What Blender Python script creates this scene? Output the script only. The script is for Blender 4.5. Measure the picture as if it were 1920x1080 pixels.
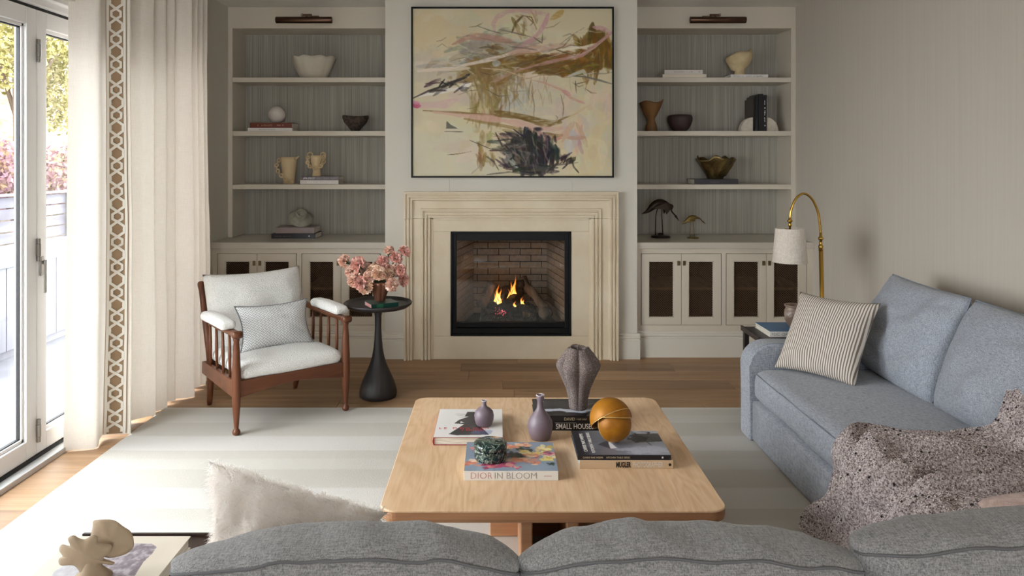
import bpy, bmesh, math, random
import numpy as np
from mathutils import Vector, Matrix, noise as mnoise

for o in list(bpy.data.objects):
    bpy.data.objects.remove(o)
SC = bpy.context.scene
C = SC.collection
R = math.radians
PI = math.pi

# ------------------------------------------------------------------ camera
# world: x to the right, y is depth from the camera, z up, floor at z = 0
cd = bpy.data.cameras.new('camera')
cam = bpy.data.objects.new('camera', cd)
C.objects.link(cam)
cam.location = (0, 0, 1.46)
cam.rotation_euler = (PI / 2, 0, 0)
cd.sensor_width = 36
cd.lens = 26.006
cd.shift_x = 30 / 1920
cd.shift_y = -237 / 1920
cd.clip_start = 0.05
SC.camera = cam

# ------------------------------------------------------------------ world + light + exposure
W = bpy.data.worlds.new('world')
SC.world = W
W.use_nodes = True
bg = W.node_tree.nodes['Background']
bg.inputs[0].default_value = (0.93, 0.96, 1.0, 1)
bg.inputs[1].default_value = 7.6
SC.view_settings.view_transform = 'Standard'
SC.view_settings.look = 'None'
SC.view_settings.gamma = 1
SC.view_settings.use_curve_mapping = False
SC.view_settings.exposure = 0.86

sl = bpy.data.lights.new('sun', 'SUN')
sl.energy = 0.9
sl.angle = R(14)
sl.color = (1.0, 0.98, 0.96)
sun = bpy.data.objects.new('sun', sl)
C.objects.link(sun)
# daylight comes through the glazed doors on the left, from the near side, rather low
sun.rotation_euler = Vector((0.84, 0.40, -0.44)).to_track_quat('-Z', 'Y').to_euler()

def portal_rear(x0, x1, z0, z1, y):
    a = bpy.data.lights.new('window_portal', 'AREA')
    a.shape = 'RECTANGLE'; a.size = x1 - x0; a.size_y = z1 - z0
    a.cycles.is_portal = True
    o = bpy.data.objects.new('window_portal', a)
    C.objects.link(o)
    o.location = ((x0 + x1) / 2, y, (z0 + z1) / 2)
    o.rotation_euler = (R(90), 0, PI)
def portal(x, y0, y1, z0, z1, rot):
    a = bpy.data.lights.new('window_portal', 'AREA')
    a.shape = 'RECTANGLE'
    a.size = z1 - z0
    a.size_y = y1 - y0
    a.cycles.is_portal = True
    o = bpy.data.objects.new('window_portal', a)
    C.objects.link(o)
    o.location = (x, (y0 + y1) / 2, (z0 + z1) / 2)
    o.rotation_euler = rot
portal(-2.34, 1.03, 4.9, 0.05, 2.2, (0, R(-90), 0))
# unseen window added behind the camera to light the fronts of things
portal_rear(-.5, 1.4, .35, 2.35, -3.5)

# ------------------------------------------------------------------ helpers: colour and materials
def lin(c):
    c = c / 255.0
    return c / 12.92 if c <= 0.04045 else ((c + 0.055) / 1.055) ** 2.4
def L(rgb, a=1.0):
    return (lin(rgb[0]), lin(rgb[1]), lin(rgb[2]), a)

class NT:
    def __init__(s, name):
        s.m = bpy.data.materials.new(name)
        s.m.use_nodes = True
        s.t = s.m.node_tree
        s.b = s.t.nodes['Principled BSDF']
        s.out = s.t.nodes['Material Output']
    def n(s, typ, **kw):
        nd = s.t.nodes.new(typ)
        for k, v in kw.items():
            if k.startswith('i_'):
                key = k[2:]
                key = int(key) if key.isdigit() else key.replace('_', ' ')
                nd.inputs[key].default_value = v
            else:
                setattr(nd, k, v)
        return nd
    def l(s, a, b):
        s.t.links.new(a, b)
    def coords(s, stretch=(1, 1, 1), rot=(0, 0, 0), kind='Object'):
        tc = s.n('ShaderNodeTexCoord')
        mp = s.n('ShaderNodeMapping')
        mp.inputs['Scale'].default_value = stretch
        mp.inputs['Rotation'].default_value = rot
        s.l(tc.outputs[kind], mp.inputs[0])
        return mp.outputs[0]
    def noise(s, vec, scale, detail=4, rough=.55, dist=0):
        nd = s.n('ShaderNodeTexNoise')
        nd.inputs['Scale'].default_value = scale
        nd.inputs['Detail'].default_value = detail
        nd.inputs['Roughness'].default_value = rough
        nd.inputs['Distortion'].default_value = dist
        s.l(vec, nd.inputs['Vector'])
        return nd.outputs['Fac']
    def ramp(s, fac, stops, interp='LINEAR'):
        nd = s.n('ShaderNodeValToRGB')
        cr = nd.color_ramp
        cr.interpolation = interp
        while len(cr.elements) < len(stops):
            cr.elements.new(0.5)
        for e, (p, c) in zip(cr.elements, stops):
            e.position = p
            e.color = c
        s.l(fac, nd.inputs[0])
        return nd.outputs[0]
    def mix(s, fac, a, b, mode='MIX'):
        nd = s.n('ShaderNodeMix', data_type='RGBA', blend_type=mode)
        for sock, v in ((nd.inputs[0], fac), (nd.inputs[6], a), (nd.inputs[7], b)):
            if hasattr(v, 'is_linked') or hasattr(v, 'links'):
                s.l(v, sock)
            else:
                sock.default_value = v
        return nd.outputs[2]
    def math(s, op, a, b=None, clamp=False):
        nd = s.n('ShaderNodeMath', operation=op, use_clamp=clamp)
        for i, v in enumerate((a, b)):
            if v is None: continue
            if isinstance(v, (int, float)): nd.inputs[i].default_value = v
            else: s.l(v, nd.inputs[i])
        return nd.outputs[0]
    def bump(s, h, strength=.2, dist=.01):
        nd = s.n('ShaderNodeBump')
        nd.inputs['Strength'].default_value = strength
        nd.inputs['Distance'].default_value = dist
        s.l(h, nd.inputs['Height'])
        s.l(nd.outputs[0], s.b.inputs['Normal'])
    def set(s, rough=.6, metal=0, spec=.5, **kw):
        s.b.inputs['Roughness'].default_value = rough
        s.b.inputs['Metallic'].default_value = metal
        s.b.inputs['Specular IOR Level'].default_value = spec
        for k, v in kw.items():
            s.b.inputs[k.replace('_', ' ')].default_value = v
        return s
    def color(s, c):
        if hasattr(c, 'links'): s.l(c, s.b.inputs['Base Color'])
        else: s.b.inputs['Base Color'].default_value = c

def M(name, rgb, rough=.6, metal=0, spec=.5, var=None, bump=None, stretch=(1, 1, 1), **kw):
    """var = (scale, rgb2, lo, hi); bump = (scale, strength, dist)"""
    t = NT(name)
    t.set(rough, metal, spec, **kw)
    if var or bump:
        v = t.coords(stretch)
    if var:
        f = t.noise(v, var[0])
        t.color(t.ramp(f, [(var[2], L(rgb)), (var[3], L(var[1]))]))
    else:
        t.color(L(rgb))
    if bump:
        t.bump(t.noise(v, bump[0], 3), bump[1], bump[2])
    return t.m

MAT = {}
MAT['wall'] = M('wall_paint', (212, 206, 195), .85, spec=.2, var=(1.2, (205, 199, 187), .3, .7), bump=(180, .05, .003), stretch=(1, 1, .15))
def grasscloth(name, a, b, c, sx=60):
    t = NT(name).set(.8, spec=.2)
    v = t.coords((sx, sx, .8))
    f = t.noise(v, 1.0, 6, .7)
    g = t.noise(t.coords((sx * 3.4, sx * 3.4, 2.2)), 1.0, 3, .6)
    base = t.ramp(f, [(.28, L(a)), (.5, L(b)), (.72, L(c))])
    t.color(t.mix(t.math('MULTIPLY', g, .45), base, L(a)))
    t.bump(g, .25, .002)
    return t.m
MAT['grass'] = grasscloth('grasscloth', (130, 125, 116), (168, 163, 153), (196, 191, 180), 110)
MAT['sidewall'] = grasscloth('sidewall_cover', (195, 186, 174), (200, 191, 179), (205, 196, 185), 60)
MAT['joinery'] = M('joinery_paint', (206, 196, 180), .45, spec=.4)
MAT['ceil'] = M('ceiling_paint', (226, 222, 214), .9, spec=.2)
MAT['base'] = M('baseboard_paint', (214, 208, 195), .5)
MAT['white'] = M('white_lacquer', (228, 226, 224), .35)
MAT['black'] = M('black_metal', (9, 8, 10), .5, spec=.25)
MAT['gasket'] = M('black_rubber', (14, 14, 16), .6)
MAT['steel'] = M('brushed_steel', (150, 146, 140), .35, 1)
MAT['brass'] = M('polished_brass', (196, 156, 74), .2, 1)
MAT['agedbrass'] = M('aged_brass', (120, 104, 76), .4, 1)
MAT['bronze'] = M('dark_bronze', (96, 74, 62), .33, 1)
MAT['wire'] = M('bronze_wire', (124, 102, 82), .45, .5)
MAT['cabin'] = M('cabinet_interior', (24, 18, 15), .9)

def oak(name, dark, mid, light, along='x', rnd=True, scale=1.0, rough=.45, knots=True):
    t = NT(name).set(rough, spec=.35)
    st = {'x': (1.1, 14, 14), 'y': (14, 1.1, 14), 'z': (14, 14, 1.1)}[along]
    st = tuple(q * scale for q in st)
    tc = t.n('ShaderNodeTexCoord')
    oi = t.n('ShaderNodeObjectInfo')
    add = t.n('ShaderNodeVectorMath', operation='ADD')
    sc_ = t.n('ShaderNodeVectorMath', operation='SCALE')
    cmb = t.n('ShaderNodeCombineXYZ')
    t.l(oi.outputs['Random'], cmb.inputs[0]); t.l(oi.outputs['Random'], cmb.inputs[1])
    t.l(cmb.outputs[0], sc_.inputs[0]); sc_.inputs['Scale'].default_value = 37.0 if rnd else 0.0
    t.l(tc.outputs['Object'], add.inputs[0]); t.l(sc_.outputs[0], add.inputs[1])
    mp = t.n('ShaderNodeMapping'); mp.inputs['Scale'].default_value = st
    t.l(add.outputs[0], mp.inputs[0])
    f = t.noise(mp.outputs[0], 1.0, 6, .6, .6)
    g = t.noise(mp.outputs[0], 7.0, 3, .6, .2)
    base = t.ramp(f, [(.25, L(dark)), (.48, L(mid)), (.75, L(light))])
    base = t.mix(t.math('MULTIPLY', g, .35), base, L(dark))
    if rnd:
        rr = t.ramp(oi.outputs['Random'], [(0, (.70, .68, .66, 1)), (.5, (.95, .95, .95, 1)), (1, (1.08, 1.06, 1.02, 1))])
        base = t.mix(1.0, base, rr, 'MULTIPLY')
    if knots:
        mp2 = t.n('ShaderNodeMapping'); mp2.inputs['Scale'].default_value = tuple(q * .32 for q in st)
        t.l(add.outputs[0], mp2.inputs[0])
        vo = t.n('ShaderNodeTexVoronoi'); vo.inputs['Scale'].default_value = 1.7
        t.l(mp2.outputs[0], vo.inputs['Vector'])
        k = t.ramp(vo.outputs['Distance'], [(.0, (1, 1, 1, 1)), (.12, (0, 0, 0, 1))])
        base = t.mix(t.math('MULTIPLY', k, .7), base, L((70, 48, 32)))
    t.color(base)
    t.bump(g, .08, .002)
    return t.m
MAT['floor'] = oak('floor_oak', (128, 98, 70), (160, 126, 94), (184, 150, 116))
def cathedral(name, dark, mid, light):
    t = NT(name).set(.4, spec=.4)
    v = t.coords((3.2, .75, 3.2))
    w = t.noise(v, 1.3, 3, .55, .4)
    wv = t.math('SINE', t.math('MULTIPLY', w, 95.0))
    fine = t.noise(t.coords((60, 3.5, 60)), 1.5, 4, .7)
    f = t.math('ADD', t.math('MULTIPLY', t.math('ADD', wv, 1.0), .09), t.math('MULTIPLY', fine, .78))
    base = t.ramp(f, [(.22, L(dark)), (.50, L(mid)), (.74, L(light))])
    bd = t.n('ShaderNodeSeparateXYZ'); tc = t.n('ShaderNodeTexCoord'); t.l(tc.outputs['Object'], bd.inputs[0])
    cell = t.math('FLOOR', t.math('MULTIPLY', bd.outputs[0], 5.2))
    wn = t.n('ShaderNodeTexWhiteNoise', noise_dimensions='1D'); t.l(cell, wn.inputs['W'])
    tone = t.ramp(wn.outputs[0], [(0, (.90, .88, .86, 1)), (1, (1.04, 1.03, 1.02, 1))])
    t.color(t.mix(1.0, base, tone, 'MULTIPLY'))
    t.bump(fine, .06, .002)
    return t.m
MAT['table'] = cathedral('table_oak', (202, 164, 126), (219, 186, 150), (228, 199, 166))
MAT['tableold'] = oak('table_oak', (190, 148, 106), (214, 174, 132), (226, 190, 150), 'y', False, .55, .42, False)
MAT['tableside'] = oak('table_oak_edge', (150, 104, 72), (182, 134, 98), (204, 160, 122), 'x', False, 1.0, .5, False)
MAT['walnut'] = oak('walnut', (70, 38, 23), (98, 56, 35), (124, 77, 50), 'z', False, 1.4, .32, False)
MAT['walnutx'] = oak('walnut_rail', (70, 38, 23), (98, 56, 35), (124, 77, 50), 'x', False, 1.4, .32, False)
MAT['darkwood'] = M('dark_wood', (50, 42, 40), .42, var=(30, (36, 30, 29), .35, .65), stretch=(.3, 1, 1))

def fabric(name, a, b, scale=430, rough=.9, bump=.25, sheen=.2, cross=True):
    t = NT(name).set(rough, spec=.15)
    t.b.inputs['Sheen Weight'].default_value = sheen
    f1 = t.noise(t.coords((1, 1, .1)), scale, 2); f2 = t.noise(t.coords((1, .1, 1)), scale, 2); f3 = t.noise(t.coords((.1, 1, 1)), scale, 2)
    f = t.math('MULTIPLY', t.math('ADD', t.math('ADD', f1, f2), f3), .3334)
    t.color(t.ramp(f, [(.38, L(a)), (.62, L(b))]))
    t.bump(f, bump, .002)
    return t.m
MAT['sofa'] = fabric('sofa_linen', (110, 115, 125), (184, 188, 197))  # blue-grey linen, with bluish window light added to the colour
MAT['sofanear'] = fabric('near_sofa_linen', (98, 96, 97), (158, 156, 156))  # the same linen made darker and greyer, its shade put into the colour
MAT['piping'] = fabric('sofa_piping', (112, 119, 134), (150, 157, 171))
MAT['boucle'] = M('white_boucle', (243, 241, 237), .95, spec=.1, var=(220, (228, 225, 220), .40, .60), bump=(170, 1.0, .008), Sheen_Weight=.3)
MAT['shade'] = fabric('lamp_linen', (204, 192, 178), (226, 216, 204), 160)
MAT['page'] = M('paper', (225, 218, 204), .85, stretch=(1, 1, 40), var=(14, (190, 182, 168), .4, .6))
MAT['glass'] = None
def glassmat():
    t = NT('window_glass')
    tr = t.n('ShaderNodeBsdfTransparent'); tr.inputs[0].default_value = (.97, .985, .98, 1)
    gl = t.n('ShaderNodeBsdfGlossy'); gl.inputs['Roughness'].default_value = .02
    mx = t.n('ShaderNodeMixShader'); mx.inputs[0].default_value = .045
    t.l(tr.outputs[0], mx.inputs[1]); t.l(gl.outputs[0], mx.inputs[2])
    t.l(mx.outputs[0], t.out.inputs[0])
    return t.m
MAT['glass'] = glassmat()
def curtainmat(name, a, b, k=.5):
    t = NT(name)
    v = t.coords((1, 1, .05)); w = t.coords((.05, .05, 1))
    f = t.math('MULTIPLY', t.math('ADD', t.noise(v, 500, 2), t.noise(w, 500, 2)), .5)
    c = t.ramp(f, [(.35, L(a)), (.65, L(b))])
    d = t.n('ShaderNodeBsdfDiffuse'); tl = t.n('ShaderNodeBsdfTranslucent'); mx = t.n('ShaderNodeMixShader')
    t.l(c, d.inputs[0]); t.l(c, tl.inputs[0]); mx.inputs[0].default_value = k
    t.l(d.outputs[0], mx.inputs[1]); t.l(tl.outputs[0], mx.inputs[2]); t.l(mx.outputs[0], t.out.inputs[0])
    return t.m
MAT['curtain'] = curtainmat('curtain_linen', (218, 210, 199), (228, 221, 211), .15)
def attrmat(name, rough=.6, bump=0):
    t = NT(name).set(rough, spec=.3)
    at = t.n('ShaderNodeVertexColor'); at.layer_name = 'Col'
    t.color(at.outputs[0])
    if bump:
        t.bump(t.noise(t.coords(), 90, 4), bump, .004)
    return t.m
MAT['canvas'] = attrmat('painted_canvas', .65, .25)
MAT['print'] = attrmat('printed_cover', .3)
MAT['stone'] = M('limestone', (220, 206, 182), .6, var=(3.2, (206, 188, 160), .35, .72), bump=(40, .08, .004))
MAT['brick'] = M('firebrick', (158, 134, 114), .85, var=(22, (138, 114, 96), .35, .65), bump=(120, .25, .004))
MAT['mortar'] = M('dark_mortar', (20, 17, 15), .95)

# ------------------------------------------------------------------ helpers: meshes and objects
class MB:
    def __init__(s):
        s.v = []; s.f = []
    def add(s, vs, fs):
        o = len(s.v)
        s.v += [tuple(p) for p in vs]
        s.f += [tuple(i + o for i in f) for f in fs]
        return s
    def box(s, x0, x1, y0, y1, z0, z1):
        return s.add([(x0, y0, z0), (x1, y0, z0), (x1, y1, z0), (x0, y1, z0), (x0, y0, z1), (x1, y0, z1), (x1, y1, z1), (x0, y1, z1)],
                     [(0, 3, 2, 1), (4, 5, 6, 7), (0, 1, 5, 4), (1, 2, 6, 5), (2, 3, 7, 6), (3, 0, 4, 7)])
    def prism(s, poly, a, b, axis='z'):
        n = len(poly)
        def P(p, h):
            return {'z': (p[0], p[1], h), 'y': (p[0], h, p[1]), 'x': (h, p[0], p[1])}[axis]
        vs = [P(p, a) for p in poly] + [P(p, b) for p in poly]
        fs = [tuple(range(n))[::-1], tuple(range(n, 2 * n))] + [(i, (i + 1) % n, n + (i + 1) % n, n + i) for i in range(n)]
        return s.add(vs, fs)
    def tube(s, pts, r, n=10, closed=False, caps=True, flat=None):
        pts = [Vector(p) for p in pts]
        m = len(pts)
        rr = r if isinstance(r, (list, tuple)) else [r] * m
        vs = []; up = None
        for i, p in enumerate(pts):
            if closed: t = pts[(i + 1) % m] - pts[i - 1]
            else: t = pts[min(i + 1, m - 1)] - pts[max(i - 1, 0)]
            t.normalize()
            if up is None:
                up = Vector((0, 0, 1)) if abs(t.z) < .9 else Vector((1, 0, 0))
            a = (up - t * up.dot(t))
            if a.length < 1e-6: a = t.orthogonal()
            a.normalize(); up = a
            b = t.cross(a)
            for k in range(n):
                th = 2 * PI * k / n
                vs.append(p + a * math.cos(th) * rr[i] + b * math.sin(th) * rr[i] * (flat or 1))
        fs = []
        for i in range(m if closed else m - 1):
            j = (i + 1) % m
            for k in range(n):
                l = (k + 1) % n
                fs.append((i * n + k, i * n + l, j * n + l, j * n + k))
        if not closed and caps:
            fs.append(tuple(range(n))[::-1]); fs.append(tuple(range((m - 1) * n, m * n)))
        return s.add(vs, fs)
    def cyl(s, p0, p1, r0, r1=None, n=16):
        return s.tube([p0, p1], [r0, r1 if r1 is not None else r0], n)
    def lathe(s, prof, n=32, c=(0, 0, 0), rf=None, zf=None):
        vs = []; fs = []; m = len(prof)
        for i, (r, z) in enumerate(prof):
            for k in range(n):
                th = 2 * PI * k / n
                q = r * (rf(th, i / (m - 1)) if rf else 1)
                dz = zf(th, i / (m - 1)) if zf else 0
                vs.append((c[0] + q * math.cos(th), c[1] + q * math.sin(th), c[2] + z + dz))
        for i in range(m - 1):
            for k in range(n):
                l = (k + 1) % n
                fs.append((i * n + k, i * n + l, (i + 1) * n + l, (i + 1) * n + k))
        if prof[0][0] > 1e-4: fs.append(tuple(range(n))[::-1])
        if prof[-1][0] > 1e-4: fs.append(tuple(range((m - 1) * n, m * n)))
        return s.add(vs, fs)
    def grid(s, fn, nu, nv, cu=False, cv=False):
        vs = [fn(i / (nu if cu else nu - 1), j / (nv if cv else nv - 1)) for i in range(nu) for j in range(nv)]
        fs = []
        for i in range(nu if cu else nu - 1):
            for j in range(nv if cv else nv - 1):
                a, b = i, (i + 1) % nu
                c, d = j, (j + 1) % nv
                fs.append((a * nv + c, b * nv + c, b * nv + d, a * nv + d))
        return s.add(vs, fs)
    def xf(s, mat):
        s.v = [tuple(mat @ Vector(p)) for p in s.v]
        return s
    def mesh(s, name, smooth=False, merge=False):
        me = bpy.data.meshes.new(name)
        me.from_pydata(s.v, [], s.f)
        bm = bmesh.new(); bm.from_mesh(me)
        if merge: bmesh.ops.remove_doubles(bm, verts=bm.verts, dist=1e-5)
        bmesh.ops.recalc_face_normals(bm, faces=bm.faces)
        bm.to_mesh(me); bm.free()
        if smooth: me.polygons.foreach_set('use_smooth', [True] * len(me.polygons))
        me.update()
        return me
    def build(s, name, mat, parent=None, smooth=False, bevel=0, merge=False, seg=2, sub=0, label=None, kind=None, autosmooth=False):
        me = s.mesh(name, smooth, merge)
        if mat: me.materials.append(MAT[mat] if isinstance(mat, str) else mat)
        return link(name, me, parent, bevel, seg, sub, label, kind)

def link(name, me, parent=None, bevel=0, seg=2, sub=0, label=None, kind=None):
    o = bpy.data.objects.new(name, me)
    C.objects.link(o)
    if parent: o.parent = parent
    if bevel:
        b = o.modifiers.new('bevel', 'BEVEL'); b.width = bevel; b.segments = seg; b.limit_method = 'ANGLE'; b.angle_limit = R(35)
    if sub:
        q = o.modifiers.new('sub', 'SUBSURF'); q.levels = sub; q.render_levels = sub
    if label: o['label'] = label
    if kind: o['kind'] = kind
    return o

def thing(name, label, cat, loc=(0, 0, 0), rz=0, group=None):
    o = bpy.data.objects.new(name, None)
    o.empty_display_size = .05
    C.objects.link(o)
    o.location = loc; o.rotation_euler = (0, 0, rz)
    return tag(o, label, cat, group)
def tag(o, label, cat, group=None):
    o['label'] = label; o['category'] = cat
    if group: o['group'] = group
    return o
def struct(o):
    o['kind'] = 'structure'
    return o
def basis(o, origin, xa, za):
    x = Vector(xa).normalized(); z = Vector(za); z = (z - x * z.dot(x)).normalized()
    y = z.cross(x)
    m = Matrix(((x.x, y.x, z.x, origin[0]), (x.y, y.y, z.y, origin[1]), (x.z, y.z, z.z, origin[2]), (0, 0, 0, 1)))
    o.matrix_world = m
    return o
def at(mb, loc, rz=0):
    return mb.xf(Matrix.Translation(loc) @ Matrix.Rotation(rz, 4, 'Z'))

def fbm(x, y, z=0, oct=4):
    return mnoise.fractal(Vector((x, y, z)), 1.0, 2.0, oct, noise_basis='PERLIN_ORIGINAL')

def catmull(pts, per=8):
    P = [Vector(p) for p in pts]
    out = []
    for i in range(len(P) - 1):
        p0 = P[max(i - 1, 0)]; p1 = P[i]; p2 = P[i + 1]; p3 = P[min(i + 2, len(P) - 1)]
        for k in range(per):
            t = k / per
            out.append(.5 * ((2 * p1) + (p2 - p0) * t + (2 * p0 - 5 * p1 + 4 * p2 - p3) * t * t + (3 * p1 - p0 - 3 * p2 + p3) * t ** 3))
    out.append(P[-1])
    return out

def rrect(x0, x1, y0, y1, r, n=6):
    out = []
    for cx, cy, a in ((x1 - r, y0 + r, -90), (x1 - r, y1 - r, 0), (x0 + r, y1 - r, 90), (x0 + r, y0 + r, 180)):
        for k in range(n + 1):
            th = R(a + 90 * k / n)
            out.append((cx + r * math.cos(th), cy + r * math.sin(th)))
    return out

def softbox(x0, x1, y0, y1, z0, z1, r=.04, crown=0, n=14, wr=0, seed=0, side=0):
    """rounded box with a crowned top and soft wrinkles"""
    mb = MB()
    cx, cy, cz = (x0 + x1) / 2, (y0 + y1) / 2, (z0 + z1) / 2
    hx, hy, hz = (x1 - x0) / 2, (y1 - y0) / 2, (z1 - z0) / 2
    r = min(r, hx * .98, hy * .98, hz * .98)
    def rb(u, v, ax, sg):
        q = [0, 0, 0]
        q[ax] = sg; q[(ax + 1) % 3] = u; q[(ax + 2) % 3] = v
        p = Vector((q[0] * hx, q[1] * hy, q[2] * hz))
        inner = Vector((max(-hx + r, min(hx - r, p.x)), max(-hy + r, min(hy - r, p.y)), max(-hz + r, min(hz - r, p.z))))
        d = p - inner
        if d.length > 1e-9: p = inner + d.normalized() * r
        k = (1 - min(1, abs(p.x / hx)) ** 2.2) * (1 - min(1, abs(p.y / hy)) ** 2.2)
        if p.z > 0: p.z += crown * k
        if side:
            p.x += side * (1 if p.x > 0 else -1) * (1 - (p.y / hy) ** 2) * (1 - (p.z / (hz + crown)) ** 2) * abs(p.x / hx)
            p.y += side * (1 if p.y > 0 else -1) * (1 - (p.x / hx) ** 2) * (1 - (p.z / (hz + crown)) ** 2) * abs(p.y / hy)
        if wr:
            w = fbm(p.x * 5 + seed, p.y * 5, p.z * 5 + seed) * wr
            p += Vector((p.x / hx, p.y / hy, p.z / hz)).normalized() * w
        return (p.x + cx, p.y + cy, p.z + cz)
    def mp(t):   # denser sampling near the edges
        t = 2 * t - 1
        return math.copysign(abs(t) ** .7, t)
    for ax in range(3):
        for sg in (-1, 1):
            mb.grid(lambda a, b: rb(mp(a), mp(b), ax, sg), n, n)
    return mb

def pillow_mesh(w, h, t, pinch=.06, n=26, wr=.01, seed=0, p=.55, sag=0, pz=None):
    """cushion lying in the local x (width) / z (height) plane, thickness along y, with bowed-in sides and pointed corners"""
    mb = MB()
    def pt(a, b, sg):
        u = 2 * a - 1; v = 2 * b - 1
        u = math.copysign(abs(u) ** .8, u); v = math.copysign(abs(v) ** .8, v)
        x = w / 2 * u * (1 - pinch * (1 - v * v))
        z = h / 2 * v * (1 - (pinch if pz is None else pz) * (1 - u * u))
        k = max(0, (1 - abs(u) ** 2.4)) ** p * max(0, (1 - abs(v) ** 2.4)) ** p
        y = t / 2 * k * sg
        e = 1 - max(abs(u), abs(v)) ** 6
        wv = fbm(u * 2.1 + seed, v * 2.1, sg + seed) * wr
        rad = math.cos(math.atan2(v, u) * 4 + seed) * .25
        y += sg * wv * (1 + rad) * e
        z -= sag * (1 - u * u) * (1 if v > 0 else 0) * v
        return (x, y, z)
    for sg in (-1, 1):
        mb.grid(lambda a, b: pt(a, b, sg), n, n)
    return mb
def pillow_edge(w, h, pinch=.06, n=26, sag=0):
    pts = []
    def q(u, v):
        return (w / 2 * u * (1 - pinch * (1 - v * v)), 0, h / 2 * v * (1 - pinch * (1 - u * u)) - sag * (1 - u * u) * (1 if v > 0 else 0) * v)
    for k in range(n): pts.append(q(-1 + 2 * k / n, -1))
    for k in range(n): pts.append(q(1, -1 + 2 * k / n))
    for k in range(n): pts.append(q(1 - 2 * k / n, 1))
    for k in range(n): pts.append(q(-1, 1 - 2 * k / n))
    return pts

_txt = {}
def text(s, size, mat, parent, loc, rot=(0, 0, 0), name='lettering', width=None, off=0, align='LEFT', sy=1.0, shear=0, spacing=1.0):
    cu = bpy.data.curves.new('txt', 'FONT')
    cu.body = s; cu.size = size; cu.extrude = .0002; cu.offset = off; cu.align_x = align; cu.shear = shear
    cu.space_character = spacing; cu.resolution_u = 3
    to = bpy.data.objects.new('txt', cu)
    C.objects.link(to)
    dg = bpy.context.evaluated_depsgraph_get()
    me = bpy.data.meshes.new_from_object(to.evaluated_get(dg))
    bpy.data.objects.remove(to); bpy.data.curves.remove(cu)
    xs = [v.co.x for v in me.vertices]
    sx = 1.0
    if width and xs: sx = width / max(1e-6, max(xs) - min(xs))
    for v in me.vertices: v.co.x *= sx; v.co.y *= sy
    me.materials.clear(); me.materials.append(MAT[mat])
    o = link(name, me, parent)
    o.location = loc; o.rotation_euler = rot
    return o
FRONT = (PI / 2, 0, 0)

def panel(name, w, h, nx, ny, img, mat, parent, loc, rot=(0, 0, 0)):
    """flat painted sheet: img is an (ny, nx, 3) array of sRGB 0..255, first row at the top"""
    me = bpy.data.meshes.new(name)
    xs = np.linspace(0, w, nx); ys = np.linspace(h, 0, ny)
    X, Y = np.meshgrid(xs, ys)
    co = np.stack([X, Y, np.zeros_like(X)], -1).reshape(-1, 3)
    i = np.arange(nx * ny).reshape(ny, nx)
    q = np.stack([i[:-1, :-1], i[1:, :-1], i[1:, 1:], i[:-1, 1:]], -1).reshape(-1, 4)
    me.vertices.add(len(co)); me.vertices.foreach_set('co', co.ravel())
    me.loops.add(q.size); me.loops.foreach_set('vertex_index', q.ravel().astype(np.int32))
    me.polygons.add(len(q)); me.polygons.foreach_set('loop_start', np.arange(0, q.size, 4, dtype=np.int32))
    me.update(calc_edges=True)
    c = np.clip(img.reshape(-1, 3) / 255.0, 0, 1)
    c = np.where(c <= .04045, c / 12.92, ((c + .055) / 1.055) ** 2.4)
    ca = me.color_attributes.new('Col', 'FLOAT_COLOR', 'POINT')
    ca.data.foreach_set('color', np.concatenate([c, np.ones((len(c), 1))], 1).ravel().astype(np.float32))
    me.materials.append(MAT[mat])
    o = link(name, me, parent)
    o.location = loc; o.rotation_euler = rot
    return o

def vnoise(nx, ny, fx, fy, seed):
    """smooth value noise, fx by fy cells"""
    g = np.random.RandomState(seed).rand(int(fy) + 2, int(fx) + 2)
    x = np.linspace(0, fx, nx, endpoint=False); y = np.linspace(0, fy, ny, endpoint=False)
    xi = x.astype(int); yi = y.astype(int)
    tx = x - xi; ty = y - yi
    tx = tx * tx * (3 - 2 * tx); ty = ty * ty * (3 - 2 * ty)
    a = g[np.ix_(yi, xi)]; b = g[np.ix_(yi, xi + 1)]; c = g[np.ix_(yi + 1, xi)]; d = g[np.ix_(yi + 1, xi + 1)]
    return (a * (1 - tx) + b * tx) * (1 - ty)[:, None] + (c * (1 - tx) + d * tx) * ty[:, None]

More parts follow.
